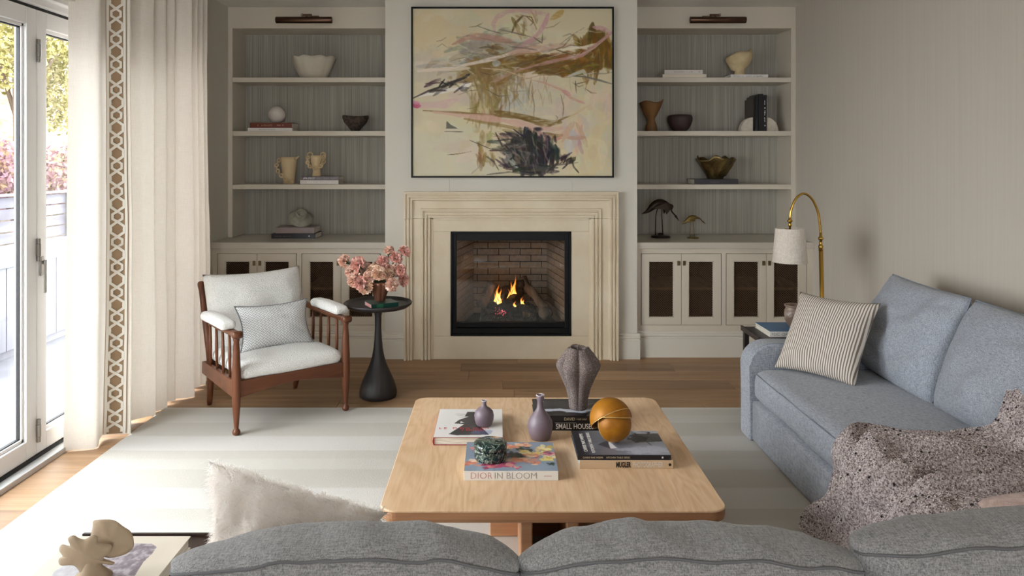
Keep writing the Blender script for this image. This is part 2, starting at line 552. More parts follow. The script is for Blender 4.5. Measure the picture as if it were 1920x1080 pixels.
class Paint:
    def __init__(s, nx, ny, w, h, rgb):
        """nx, ny samples; w, h drawing units"""
        s.nx, s.ny = nx, ny
        s.X, s.Y = np.meshgrid(np.linspace(0, w, nx), np.linspace(0, h, ny))
        s.im = np.ones((ny, nx, 3)) * np.array(rgb, float)
        s.k = 0
    def noise(s, fx, fy):
        s.k += 1
        return vnoise(s.nx, s.ny, fx, fy, s.k)
    def blend(s, m, rgb):
        m = np.clip(m, 0, 1)[..., None]
        s.im = s.im * (1 - m) + np.array(rgb, float) * m
    def stroke(s, pts, w, rgb, a=1.0, dry=.4, f=60):
        if not hasattr(s, 'bank'):
            s.bank = [vnoise(s.nx, s.ny, q, r_, 900 + i) for i, (q, r_) in enumerate(((14, 12), (60, 60), (120, 110), (40, 150), (150, 40)))]
        s.k += 1
        xs = [p[0] for p in pts]; ys = [p[1] for p in pts]; m_ = w * 1.4
        ux = s.X[0]; uy = s.Y[:, 0]
        c0, c1 = np.searchsorted(ux, min(xs) - m_), np.searchsorted(ux, max(xs) + m_)
        r0, r1 = np.searchsorted(uy, min(ys) - m_), np.searchsorted(uy, max(ys) + m_)
        if c1 <= c0 or r1 <= r0: return
        X = s.X[r0:r1, c0:c1]; Y = s.Y[r0:r1, c0:c1]
        best = np.full(X.shape, 1e9); tt = np.zeros(X.shape)
        n = len(pts) - 1
        for i in range(n):
            ax, ay = pts[i][:2]; bx, by = pts[i + 1][:2]
            dx, dy = bx - ax, by - ay
            t = np.clip(((X - ax) * dx + (Y - ay) * dy) / (dx * dx + dy * dy + 1e-9), 0, 1)
            d = np.hypot(X - ax - t * dx, Y - ay - t * dy)
            q = d < best
            best = np.where(q, d, best); tt = np.where(q, (i + t) / n, tt)
        sh = (s.k * 37) % s.ny, (s.k * 53) % s.nx
        B = [np.roll(g, sh, (0, 1))[r0:r1, c0:c1] for g in s.bank]
        hor = abs(pts[-1][0] - pts[0][0]) > abs(pts[-1][1] - pts[0][1])
        ww = w * 1.28 * (.55 + .7 * B[0]) * (1 - .5 * np.abs(2 * tt - 1) ** 3)
        e = np.clip((ww - best) / (w * .35), 0, 1)
        tex = B[3] * .55 + B[1] * .45 if hor else B[4] * .55 + B[1] * .45
        e = e * np.clip(1 - dry * 2.6 * np.maximum(0, tex - .46 + (tt - .5) * .35), 0, 1)
        e = (np.clip(e * a, 0, 1))[..., None]
        s.im[r0:r1, c0:c1] = s.im[r0:r1, c0:c1] * (1 - e) + np.array(rgb, float) * e
    def blob(s, cx, cy, rx, ry, rgb, a=1.0, rag=.5, f=(16, 14), dry=.4):
        q = np.hypot((s.X - cx) / rx, (s.Y - cy) / ry)
        q = q + (s.noise(*f) - .5) * rag * 2 + (s.noise(f[0] * 3, f[1] * 3) - .5) * rag
        e = np.clip((1 - q) / .18, 0, 1)
        tex = s.noise(90, 30)
        s.blend(e * a * np.clip(1 - dry * 2 * np.maximum(0, tex - .45), 0, 1), rgb)
    def poly(s, pts, rgb, a=1.0):
        ins = np.zeros(s.X.shape, bool)
        j = len(pts) - 1
        for i in range(len(pts)):
            xi, yi = pts[i]; xj, yj = pts[j]
            c = ((yi > s.Y) != (yj > s.Y)) & (s.X < (xj - xi) * (s.Y - yi) / (yj - yi + 1e-12) + xi)
            ins ^= c
            j = i
        s.blend(ins * a, rgb)

# ================================================================== STRUCTURE
XL, XR, YB, YF, ZC = -2.12, 2.37, 6.16, -3.4, 2.683
random.seed(7)

# ---- floor: oak planks running across the room, each its own piece
fl = struct(MB().box(-2.40, XR + .1, YF - .1, YB + .1, -.08, -.022).build('floor', M('subfloor', (70, 50, 34), .8)))
PW = .205
y = 5.56
row = 0
while y > YF:
    x = -2.36 - random.uniform(0, 1.5)
    while x < XR:
        ln = random.choice((1.5, 1.9, 2.2))
        a, b = max(x, -2.36), min(x + ln, XR)
        if b - a > .05:
            MB().box(a + .0008, b - .0008, y - PW + .0008, y - .0008, -.022, random.uniform(-.0006, 0)).build('plank', 'floor', fl, bevel=.0015, seg=1)
        x += ln
    y -= PW
    row += 1

# ---- ceiling and walls
struct(MB().box(-2.45, XR + .12, YF - .1, YB + .2, ZC, ZC + .1).build('ceiling', 'ceil'))
struct(MB().box(XR, XR + .12, YF, YB + .2, 0, ZC).build('wall_right', 'sidewall'))
w = MB().box(-2.45, -.5, YF - .12, YF, 0, ZC).box(1.4, XR, YF - .12, YF, 0, ZC).box(-.5, 1.4, YF - .12, YF, 0, .35).box(-.5, 1.4, YF - .12, YF, 2.35, ZC)
struct(w.build('wall_behind', 'wall'))
wn_ = bpy.data.objects.new('window_added', None); C.objects.link(wn_); struct(wn_); wn_.location = (.45, YF - .06, .35)  # unseen window, added for fill light from behind the camera
for (a, b, c, d) in ((-.95, -.89, 0, 2.0), (.89, .95, 0, 2.0), (-.89, .89, 0, .06), (-.89, .89, 1.94, 2.0), (-.025, .025, .06, 1.94)):
    MB().box(a, b, -.03, .03, c, d).build('window_added_frame', 'white', wn_)
for a, b in ((-.89, -.025), (.025, .89)):
    MB().box(a, b, -.003, .003, .06, 1.94).build('pane', 'glass', wn_)
# left wall: solid pieces around the glazed doors (opening y -1.55 .. 4.9, z 0 .. 2.21)
w = MB().box(-2.42, XL, 4.90, YB + .2, 0, ZC).box(-2.42, XL, YF, 1.03, 0, ZC).box(-2.42, XL, 1.03, 4.90, 2.265, ZC)
struct(w.build('wall_left', 'wall'))
# chimney breast with the firebox cavity left open
CX0, CX1, CY = -.822, 1.047, 5.48
w = MB().box(CX0, -.345, CY, YB + .2, 0, ZC).box(.565, CX1, CY, YB + .2, 0, ZC)
w.box(-.345, .565, CY, YB + .2, .98, ZC).box(-.345, .565, CY, YB + .2, 0, .165).box(-.345, .565, YB + .03, YB + .2, .165, .98)
struct(w.build('wall_chimney', 'wall', bevel=.002))
struct(MB().box(XL, CX0, YB + .02, YB + .2, 0, ZC).build('wall_alcove_left', 'wall'))
struct(MB().box(CX1, XR, YB + .02, YB + .2, 0, ZC).build('wall_alcove_right', 'wall'))

# ---- baseboards with a moulded top
def baseprof(t=.018, h=.19):
    return [(0, 0), (-t, 0), (-t, h - .055), (-t * .55, h - .05), (-t * .55, h - .04), (-t * 1.15, h - .034), (-t * 1.15, h - .02), (-t * .5, h - .014), (-t * .5, h - .004), (0, h)]
def baseboard(name, p0, p1, nrm, h=.19):
    """profile swept from p0 to p1, standing proud along nrm"""
    pr = baseprof(h=h)
    mb = MB(); n = len(pr)
    vs = []
    for p in (p0, p1):
        for (o, z) in pr:
            vs.append((p[0] - nrm[0] * o, p[1] - nrm[1] * o, z))
    mb.add(vs, [(i, (i + 1) % n, n + (i + 1) % n, n + i) for i in range(n)] + [tuple(range(n)), tuple(range(n, 2 * n))])
    return struct(mb.build(name, 'base'))
baseboard('baseboard_chimney_left', (CX0 - .018, CY), (-.66, CY), (0, -1))
baseboard('baseboard_chimney_right', (.885, CY), (CX1 + .018, CY), (0, -1))
baseboard('baseboard_alcove_left', (XL, 5.53), (CX0, 5.53), (0, -1), .195)
baseboard('baseboard_alcove_right', (CX1, 5.53), (XR, 5.53), (0, -1), .195)
baseboard('baseboard_right', (XR, YF), (XR, 5.53), (-1, 0))
baseboard('baseboard_left', (XL, 4.95), (XL, 5.53), (1, 0))

# ================================================================== GLAZED FOLDING DOORS (left wall)
DX0, DX1 = -2.285, -2.225
hd = struct(MB().box(-2.33, -2.20, 1.03, 4.9, 2.212, 2.262).box(-2.30, -2.16, 1.03, 4.9, 2.245, 2.275).build('trim_1', 'white', bevel=.003))
struct(MB().box(-2.36, -2.165, 1.03, 4.9, -.02, .026).build('trim_2', M('sill_metal', (205, 205, 205), .35, .2), bevel=.003))
struct(MB().box(-2.30, -2.215, 1.03, 4.9, .026, .040).build('trim_3', 'gasket'))
struct(MB().box(-2.30, -2.23, 1.03, 4.9, 2.200, 2.213).build('trim_4', 'gasket'))
struct(MB().box(-2.33, -2.16, 4.87, 4.9, .0, 2.212).build('trim_5', 'white'))
edges = [1.034, 1.884, 2.734, 3.584, 4.434]
def glazed_panel(i, y0, y1):
    d = bpy.data.objects.new('door_%d' % i, None); C.objects.link(d); struct(d)
    d.location = (DX0, y0, .042)
    h = 2.155; w = y1 - y0
    t = DX1 - DX0; s = .078
    def lb(a, b, c, e): return MB().box(0, t, a, b, c, e)
    for (a, b) in ((.002, s), (w - s, w - .002)):
        lb(a, b, 0, h).build('stile', 'white', d, bevel=.004)
    for (a, b) in ((0, .088), (h - .082, h)):
        lb(s, w - s, a, b).build('rail', 'white', d, bevel=.003)
    # stepped glazing bead and black gasket round the pane
    for (a, b, c, e) in ((s, s + .016, .088, h - .082), (w - s - .016, w - s, .088, h - .082), (s, w - s, .088, .104), (s, w - s, h - .098, h - .082)):
        MB().box(.018, t - .014, a, b, c, e).build('bead', 'white', d, bevel=.002)
    g = MB()
    q = s + .016; e2 = .005
    for (a, b, c, e) in ((q, q + e2, .104, h - .098), (w - q - e2, w - q, .104, h - .098), (q, w - q, .104, .104 + e2), (q, w - q, h - .098 - e2, h - .098)):
        g.box(.022, t - .022, a, b, c, e)
    g.build('gasket', 'gasket', d)
    MB().box(.027, .033, q - .004, w - q + .004, .100, h - .094).build('pane', 'glass', d)
    return d
for i in range(len(edges) - 1):
    d = glazed_panel(i + 1, edges[i], edges[i + 1])
    if i >= 1:
        w = edges[i + 1] - edges[i]
        # barrel hinges on the meeting edge
        if i == 2:
            for z in (.115, .99, 1.955):
                hg = MB().tube([(.069, w, z - .055), (.069, w, z - .031)], .0095, 10)
                hg.tube([(.069, w, z - .029), (.069, w, z + .029)], .011, 10).tube([(.069, w, z + .031), (.069, w, z + .055)], .0095, 10)
                hg.box(.058, .066, w + .001, w + .022, z - .05, z + .05)
                hg.build('hinge', 'steel', d, smooth=False)
        if i == 3:
            hb = MB().box(.060, .068, .022, .046, .86, .955).build('handle', 'steel', d, bevel=.003)
            MB().cyl((.066, .034, .925), (.082, .034, .925), .009, n=12).build('spindle', 'steel', hb)
            MB().box(.076, .086, .026, .042, .775, .94).build('lever', 'steel', hb, bevel=.004)

# ================================================================== OUTSIDE
struct(MB().box(-14, -2.42, -6, 30, -.2, -.05).build('ground_patio', M('patio_stone', (104, 104, 110), .8, var=(3, (92, 92, 98), .4, .6))))
# horizontal board fence: every board and post its own part
fe = thing('board_fence', 'grey horizontal board fence seen through the glazed doors', 'fence', (-6.2, 0, -.05))
MAT['fence'] = M('weathered_boards', (104, 102, 110), .85, var=(9, (84, 80, 86), .35, .65), stretch=(1, .15, 1))
for k in range(7):
    MB().box(0, .03, 5.0, 16.0, .02 + k * .15, .155 + k * .15).build('board', 'fence', fe, bevel=.004)
for yy in np.arange(5.2, 16, 1.8):
    MB().box(.03, .12, yy, yy + .09, 0, 1.1).build('post', 'fence', fe, bevel=.004)
MB().box(-.03, .1, 5.0, 16.0, 1.07, 1.10).build('cap_rail', 'fence', fe, bevel=.004)
# white vertical-boarded outdoor counter
oc = thing('outdoor_counter', 'white boarded outdoor counter with pale top outside the glass doors', 'counter', (-3.75, 5.0, -.05))
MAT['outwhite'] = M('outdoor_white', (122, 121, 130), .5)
for k in range(16):
    MB().box(0, .02, k * .16, k * .16 + .153, .06, .70).build('board', 'outwhite', oc, bevel=.004)
MB().box(-.6, -.002, 0, 2.56, 0, .70).build('body', 'outwhite', oc)
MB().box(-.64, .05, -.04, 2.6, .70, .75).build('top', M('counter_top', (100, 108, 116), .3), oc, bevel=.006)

# bank of earth behind the fence and trees on it
def bank(u, v):
    x = -7.0 - u * 14; y = 4 + v * 28
    return (x, y, -.05 + 8.0 * u ** 1.1 + .5 * fbm(x * .3, y * .3) * min(1, u * 4))
struct(MB().grid(bank, 30, 40).build('ground_bank', M('leaf_litter', (132, 108, 104), .95, var=(7, (92, 80, 52), .38, .62), bump=(6, .6, .1)), smooth=True))
def leafmat(name, a, b, c):
    t = NT(name)
    gi = t.n('ShaderNodeNewGeometry')
    col = t.ramp(gi.outputs['Random Per Island'], [(.1, L(a)), (.5, L(b)), (.9, L(c))])
    d = t.n('ShaderNodeBsdfDiffuse'); tl = t.n('ShaderNodeBsdfTranslucent'); mx = t.n('ShaderNodeMixShader')
    t.l(col, d.inputs[0]); t.l(col, tl.inputs[0]); mx.inputs[0].default_value = .5
    t.l(d.outputs[0], mx.inputs[1]); t.l(tl.outputs[0], mx.inputs[2]); t.l(mx.outputs[0], t.out.inputs[0])
    return t.m
LEAF = [leafmat('leaf_gold', (92, 88, 44), (138, 130, 80), (166, 158, 112)),
        leafmat('leaf_green', (66, 76, 36), (104, 110, 62), (140, 138, 90)),
        leafmat('leaf_rose', (120, 88, 90), (150, 122, 132), (158, 134, 104))]
MAT['bark'] = M('bark', (96, 80, 66), .95)
def tree(x, y, z, h, rad, kind, n, label, seed, name='garden_tree', cat='tree'):
    n = int(n * 2.4)
    rs = random.Random(seed)
    t = thing(name, label, cat, (x, y, z), 0, 'trees and shrubs beyond the fence')
    MB().tube([(0, 0, -.2), (.05, .03, h * .3), (-.04, .05, h * .62), (0, 0, h * .85)], [.12 * h / 4, .09 * h / 4, .06 * h / 4, .02], 8).build('trunk', 'bark', t, smooth=True)
    cl = [(rs.gauss(0, .5) * rad, rs.gauss(0, .5) * rad, h * rs.uniform(.4, .95), rad * rs.uniform(.3, .55)) for _ in range(14)]
    for i, c in enumerate(cl[:6]):
        MB().tube([(0, 0, h * .35), (c[0] * .5, c[1] * .5, c[2] * .8), (c[0], c[1], c[2])], [.05, .03, .012], 6).build('branch', 'bark', t, smooth=True)
    mb = MB()
    for _ in range(n):
        c = rs.choice(cl)
        d = Vector((rs.gauss(0, 1), rs.gauss(0, 1), rs.gauss(0, 1))); d.normalize()
        p = Vector(c[:3]) + d * c[3] * rs.random() ** .5
        a = Vector((rs.gauss(0, 1), rs.gauss(0, 1), rs.gauss(0, 1))).normalized(); b = a.orthogonal().normalized()
        s = rs.uniform(.03, .065)
        mb.add([p - a * s, p + b * s * .5, p + a * s, p - b * s * .5], [(0, 1, 2, 3)])
    me = bpy.data.meshes.new('foliage'); me.from_pydata(mb.v, [], mb.f); me.materials.append(LEAF[kind])
    link('foliage', me, t, kind='stuff')
tree(-8.8, 13.6, .25, 5.6, 1.7, 0, 5200, 'golden green tree right of the door stile beyond the fence', 1)
tree(-8.6, 10.2, .3, 4.6, 1.2, 1, 4200, 'green tree seen in the leftmost glass pane', 3)
tree(-13.0, 16.6, 3.4, 6.0, 2.0, 0, 5200, 'broad gold tree high on the earth bank', 4)
tree(-13.2, 21.6, 3.5, 6.0, 2.0, 2, 4200, 'rose and gold tree on the upper bank', 5)
tree(-7.3, 11.2, 0, 1.7, .8, 2, 1500, 'low rose coloured shrub just over the fence top', 6, 'garden_shrub', 'shrub')
tree(-7.4, 13.4, 0, 1.6, .8, 1, 1500, 'low green shrub just over the fence top', 7, 'garden_shrub', 'shrub')

# ================================================================== CURTAIN
PATH = [(-2.165, 3.715), (-2.12, 3.735), (-2.065, 3.75), (-2.028, 3.775), (-2.05, 3.84), (-2.06, 3.888), (-2.04, 3.905), (-2.00, 3.912), (-1.955, 3.915), (-1.938, 3.935),
        (-1.985, 3.99), (-2.04, 4.04), (-2.015, 4.10), (-1.985, 4.16), (-1.948, 4.225), (-2.02, 4.265), (-1.985, 4.31), (-1.942, 4.365), (-2.01, 4.40), (-1.935, 4.465),
        (-2.0, 4.495), (-1.93, 4.54), (-1.875, 4.59), (-1.965, 4.645), (-1.985, 4.68), (-1.895, 4.735), (-1.985, 4.775), (-1.90, 4.835), (-1.99, 4.87), (-1.915, 4.935), (-2.0, 4.96), (-2.03, 5.02)]
cp = catmull([(a, b, 0) for a, b in PATH], 7)
cpm = Vector((-1.98, 4.3, 0))
ZT = 2.60
def cur(u, v):
    k = u * (len(cp) - 1); i = min(int(k), len(cp) - 2); f = k - i
    p = cp[i].lerp(cp[i + 1], f)
    z = .012 + v * (ZT - .012)
    amp = (1.04 - .16 * v) * (1.0 if p.y < 3.95 or p.x > -1.985 else 1.0 + 1.5 * min(1, (p.y - 3.95) / .05))
    nx = fbm(p.y * 3.0, z * .8, 3) * .012 * (1 - .5 * v)
    ny = fbm(p.y * 3.0, z * .8, 9) * .010 * (1 - .5 * v)
    x = -1.985 + (p.x + 1.985) * amp + nx
    return (x, p.y + ny, z + .008 * math.sin(p.y * 23) * (1 - v) ** 6)
ct = thing('linen_curtain', 'floor-length pleated cream linen curtain with trellis trim beside the glazed doors', 'curtain', (0, 0, 0))
MB().grid(cur, len(cp), 40).build('curtain_panel', 'curtain', ct, smooth=True)
# pinch pleat heading rail above the frame
MB().tube([(-1.99, 3.66, 2.615), (-1.99, 5.05, 2.615)], .012, 10).build('curtain_rod', 'bronze', ct, smooth=True)
# woven trellis tape standing just proud of the cloth
MAT['trimtan'] = M('tape_tan', (152, 126, 98), .9, bump=(300, .3, .002))
MAT['trimwhite'] = M('tape_white', (216, 209, 197), .9, bump=(400, .3, .002))
iu = [i for i, p in enumerate(cp) if 3.889 < p.y < 3.917 and p.x < -1.95]
u0, u1 = iu[0] / (len(cp) - 1), iu[-1] / (len(cp) - 1)
def tape(s, z, off=.003):
    """point on the tape: s in 0..1 across, z height"""
    v = (z - .012) / (ZT - .012)
    a = Vector(cur(u0, v)); b = Vector(cur(u1, v))
    c = Vector(cur(u0 + (u1 - u0) * s, v))
    d = (b - a); n = Vector((d.y, -d.x, 0)).normalized()
    if n.y > 0: n = -n
    p = a + d * s
    bulge = max(0, (c - p).dot(n))
    return p + n * (max(.006, bulge + .004) + off)
tp = MB().grid(lambda a, b: tuple(tape(a, .02 + b * 2.57, 0)), 6, 70).build('trim_tape', 'trimtan', ct, smooth=True, label='tan and white trellis tape')
def ribbon(pts, w, off, name, par):
    """flat strip over the tape; pts are (s, z), w is half width in metres"""
    mb = MB(); vs = []
    TW = .1
    for i, (s, z) in enumerate(pts):
        a = pts[max(i - 1, 0)]; b = pts[min(i + 1, len(pts) - 1)]
        dx, dz = (b[0] - a[0]) * TW, b[1] - a[1]
        ln = math.hypot(dx, dz) or 1
        nx, nz = -dz / ln, dx / ln
        for q in (-1, 1):
            vs.append(tape(s + q * nx * w / TW, z + q * nz * w, off))
        for q in (-1, 1):
            vs.append(tape(s + q * nx * w / TW, z + q * nz * w, off - .003))
    fs = []
    for i in range(len(pts) - 1):
        o = i * 4; p = o + 4
        fs += [(o, o + 1, p + 1, p), (o, p, p + 2, o + 2), (o + 1, o + 3, p + 3, p + 1)]
    mb.add(vs, fs)
    return mb.build(name, 'trimwhite', par, smooth=False)
for s, wd in ((.10, .006), (.90, .006)):
    ribbon([(s, .02 + 2.57 * k / 40) for k in range(41)], wd, .004, 'border_stripe', tp)
PER = .1335
k = 0
while .03 + (k + 1) * PER < 2.6:
    z0 = .03 + k * PER
    for sg in (-1, 1):
        pt = [(.5 + sg * .30, z0), (.5 + sg * .30, z0 + .16 * PER), (.5, z0 + .34 * PER), (.5 - sg * .22, z0 + .45 * PER), (.5 - sg * .22, z0 + .63 * PER), (.5, z0 + .74 * PER), (.5 + sg * .30, z0 + .92 * PER), (.5 + sg * .30, z0 + PER)]
        ribbon(pt, .0065, .005 + sg * .0008, 'trellis_motif', tp)
    k += 1

# ================================================================== BUILT-IN BOOKCASES AND CABINETS
JY, NB = 5.85, 6.16          # face of the bookcase, back of the niche
def bookcase(x0, x1, jamb_side, label):
    t = thing('bookcase', label, 'bookcase', ((x0 + x1) / 2, JY, .86))
    ox = (x0 + x1) / 2
    def b(a, c, y0, y1, z0, z1): return MB().box(a - ox, c - ox, y0 - JY, y1 - JY, z0 - .86, z1 - .86)
    b(x0, x1, NB - .012, NB + .012, .86, ZC).build('back_panel', 'grass', t, label='grey vertical-weave grasscloth back')
    b(x0, x1, JY, JY + .02, 2.514, ZC).build('header', 'joinery', t, bevel=.002)
    b(x0, x1, JY + .02, NB - .012, 2.514, 2.54).build('top_panel', 'joinery', t)
    if jamb_side == 'L':
        b(x0, x0 + .036, JY, NB - .012, .86, 2.514).build('side_panel', 'joinery', t, bevel=.002)
        b(x1 - .004, x1, JY, NB - .012, .86, 2.514).build('side_panel', 'joinery', t)
        a, c = x0 + .036, x1 - .004
    else:
        b(x1 - .036, x1, JY, NB - .012, .86, 2.514).build('side_panel', 'joinery', t, bevel=.002)
        b(x0, x0 + .004, JY, NB - .012, .86, 2.514).build('side_panel', 'joinery', t)
        a, c = x0 + .004, x1 - .036
    for z in (2.126, 1.702, 1.279):
        b(a, c, JY + .004, NB - .012, z - .038, z).build('shelf', 'joinery', t, bevel=.002)
    return t
bookcase(XL, CX0, 'L', 'built-in open bookcase with grasscloth back, left of the fireplace')
bookcase(CX1, XR, 'R', 'built-in open bookcase with grasscloth back, right of the fireplace')
MAT['top'] = M('counter_lacquer', (196, 188, 174), .22, spec=.5)
tag(MB().box(XL, CX0, 5.505, NB - .012, .812, .858).build('countertop', 'top', bevel=.003), 'cream painted countertop below the left bookcase', 'countertop')
tag(MB().box(CX1, XR, 5.505, NB - .012, .812, .858).build('countertop', 'top', bevel=.003), 'cream painted countertop below the right bookcase', 'countertop')

def wire_mesh(w, h):
    """woven diagonal wire lattice filling w x h in the local x/z plane"""
    mb = MB(); sp = .0172; r = .0021
    for sg in (1, -1):
        k = -h
        while k < w + h:
            # line x = k + sg' * z
            if sg == 1: p = [(k, 0), (k + h, h)]
            else: p = [(k, h), (k + h, 0)]
            (xa, za), (xb, zb) = p
            sl_ = (zb - za) / (xb - xa)
            x0, x1 = max(0, xa), min(w, xb)
            if x1 - x0 > .004:
                z0 = za + sl_ * (x0 - xa); z1 = za + sl_ * (x1 - xa)
                n = max(2, int((x1 - x0) / sp) + 1)
                for i in range(1):
                    yo = .0018 * sg
                    dx, dz = -sl_ * r * .7, r * .7
                    mb.add([(x0 + dx, yo, z0 + dz), (x0 - dx, yo, z0 - dz), (x1 - dx, yo, z1 - dz), (x1 + dx, yo, z1 + dz),
                            (x0, yo - .0028, z0), (x1, yo - .0028, z1)], [(0, 4, 5, 3), (4, 1, 2, 5), (0, 3, 2, 1)])
            k += sp
    return mb
CF = 5.53
wm = None
def cabinet(x0, x1, d, label):
    """d = (left edge, meeting line, right edge) of the pair of doors"""
    global wm
    t = thing('cabinet', label, 'cabinet', ((x0 + x1) / 2, CF, .195))
    ox = (x0 + x1) / 2
    def b(a, c, y0, y1, z0, z1): return MB().box(a - ox, c - ox, y0 - CF, y1 - CF, z0 - .195, z1 - .195)
    fr = b(x0, d[0] - .003, CF, CF + .022, .195, .812)
    for q in ((d[2] + .003, x1, .195, .812), (d[0] - .003, d[2] + .003, .195, .237), (d[0] - .003, d[2] + .003, .773, .812)):
        o = b(q[0], q[1], CF, CF + .022, q[2], q[3]); fr.add(o.v, o.f)
    fr.build('face_frame', 'joinery', t)
    bd = b(x0, x0 + .018, CF + .022, NB - .014, .195, .812)
    for q in ((x1 - .018, x1, CF + .022, .195, .812), (x0, x1, NB - .03, .195, .812), (x0, x1, CF + .022, .195, .21)):
        o = b(q[0], q[1], q[2], NB - .014, q[3], q[4]); bd.add(o.v, o.f)
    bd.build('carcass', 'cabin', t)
    b(x0 + .02, x1 - .02, CF + .06, NB - .03, .49, .508).build('inner_shelf', M('inner_shelf', (120, 92, 60), .6) if 'inner_shelf' not in bpy.data.materials else bpy.data.materials['inner_shelf'], t)
    for i in (0, 1):
        a, c = d[i] + .0015, d[i + 1] - .0015
        z0, z1 = .24, .77
        dr = MB(); s = .053
        for q in ((a, a + s, z0, z1), (c - s, c, z0, z1), (a + s, c - s, z0, z0 + s), (a + s, c - s, z1 - s, z1)):
            o = b(q[0], q[1], CF - .002, CF + .02, q[2], q[3]); dr.add(o.v, o.f)
        # small bead round the opening
        e = .006
        for q in ((a + s, a + s + e, z0 + s, z1 - s), (c - s - e, c - s, z0 + s, z1 - s), (a + s, c - s, z0 + s, z0 + s + e), (a + s, c - s, z1 - s - e, z1 - s)):
            o = b(q[0], q[1], CF + .004, CF + .02, q[2], q[3]); dr.add(o.v, o.f)
        do = dr.build('door', 'joinery', t)
        w, h = c - a - 2 * s, z1 - z0 - 2 * s
        if wm is None:
            wm = wire_mesh(.188, h).mesh('wire_mesh'); wm.materials.append(MAT['wire'])
        wo = link('wire_mesh', wm, do); wo.location = (a + s - ox, .013, z0 + s - .195); wo.scale = (w / .188, 1, 1)
        hx = (c - .020) if i == 0 else (a + .020)
        hh = b(hx - .010, hx + .010, CF - .010, CF - .002, .684, .718)
        hh.build('handle', 'agedbrass', do, bevel=.002)
    return t
cabinet(XL, -1.471, (-2.081, -1.786, -1.491), 'cream mesh-door cabinet nearest the curtain, behind the white armchair')
cabinet(-1.471, CX0, (-1.451, -1.158, -.865), 'cream mesh-door cabinet behind the pink flowers, left of the fireplace')
cabinet(CX1, 1.7025, (1.087, 1.385, 1.683), 'cream mesh-door cabinet immediately right of the fireplace')
cabinet(1.7025, XR, (1.722, 2.021, 2.320), 'cream mesh-door cabinet behind the brass lamp shade')

# picture lights
def picture_light(x, side, label):
    t = thing('picture_light', label, 'picture light', (x, JY, 2.56))
    MB().lathe([(0, -.2165), (.024, -.2165), (.0255, -.214), (.0255, .214), (.024, .2165), (0, .2165)], 20).xf(Matrix.Translation((0, -.13, -.005)) @ Matrix.Rotation(PI / 2, 4, 'Y')).build('lamp_tube', 'bronze', t, smooth=True)
    MB().box(side * .06 - .028, side * .06 + .028, -.012, 0, .012, .052).build('back_plate', 'agedbrass', t, bevel=.003)
    MB().tube([(side * .035, -.01, .036), (side * .03, -.08, .044), (side * .02, -.13, .03), (side * .02, -.13, .015)], .007, 8).build('arm', 'bronze', t, smooth=True)
    MB().lathe([(0, -.012), (.009, -.008), (.012, 0), (.009, .008), (0, .012)], 12, (-side * .015, -.125, .036)).build('knob', 'steel', t, smooth=True)
    MB().box(min(-side * .015, side * .06), max(-side * .015, side * .06), -.135, -.115, .026, .042).build('bracket', 'bronze', t, bevel=.002)
    return t
picture_light(-1.485, 1, 'dark bronze picture light above the left bookcase')
picture_light(1.716, -1, 'dark bronze picture light above the right bookcase')

# ================================================================== FIREPLACE
FX0, FX1, FZ = -.676, .899, 1.237
ox = .112
fp = thing('fireplace', 'cream limestone fireplace with stepped moulded surround and glass-fronted firebox', 'fireplace', (ox, CY, 0))
prof = [(0, .0), (0, .064), (.014, .064), (.016, .050), (.024, .050), (.026, .062), (.038, .062), (.040, .046), (.047, .046), (.049, .056), (.060, .056), (.063, .036), (.070, .032), (.122, .030), (.126, .046), (.140, .046), (.142, .028), (.150, .028), (.152, .040), (.166, .040), (.168, .024), (.175, .024), (.177, .036), (.190, .036), (.192, .017), (.212, .017), (.212, .0)]
def surround(path, name):
    """sweep the profile; path = list of ((x, z), (inward x, inward z))"""
    mb = MB(); n = len(prof); vs = []
    for (px, pz), (ix, iz) in path:
        for w_, p_ in prof:
            vs.append((px + ix * w_ - ox, -p_, pz + iz * w_))
    fs = []
    for i in range(len(path) - 1):
        for k in range(n):
            l = (k + 1) % n
            fs.append((i * n + k, i * n + l, (i + 1) * n + l, (i + 1) * n + k))
    fs += [tuple(range(n)), tuple(range((len(path) - 1) * n, len(path) * n))]
    return mb.add(vs, fs).build(name, 'stone', fp, bevel=.0015, seg=1)
ZJ = 1.041
surround([((FX0, 0), (1, 0)), ((FX0, ZJ - .0008), (1, 0))], 'jamb_moulding')
surround([((FX1, 0), (-1, 0)), ((FX1, ZJ - .0008), (-1, 0))], 'jamb_moulding')
surround([((FX0, ZJ + .0008), (1, 0)), ((FX0, FZ), (1, -1)), ((FX1, FZ), (-1, -1)), ((FX1, ZJ + .0008), (-1, 0))], 'header_moulding')
def fb(a, c, y0, y1, z0, z1): return MB().box(a - ox, c - ox, y0, y1, z0, z1)
SX0, SX1 = -.464, .687
HX0, HX1, HZ0, HZ1 = -.335, .555, .172, .943
fb(SX0, HX0 - .001, -.014, 0, HZ0 - .001, HZ1).build('slab', 'stone', fp, bevel=.001, seg=1)
fb(HX1 + .001, SX1, -.014, 0, HZ0 - .001, HZ1).build('slab', 'stone', fp, bevel=.001, seg=1)
fb(SX0, SX1, -.014, 0, HZ1 + .001, FZ - .196).build('slab', 'stone', fp, bevel=.001, seg=1)
fb(SX0, SX1, -.014, 0, 0, HZ0 - .002).build('slab', 'stone', fp, bevel=.001, seg=1)
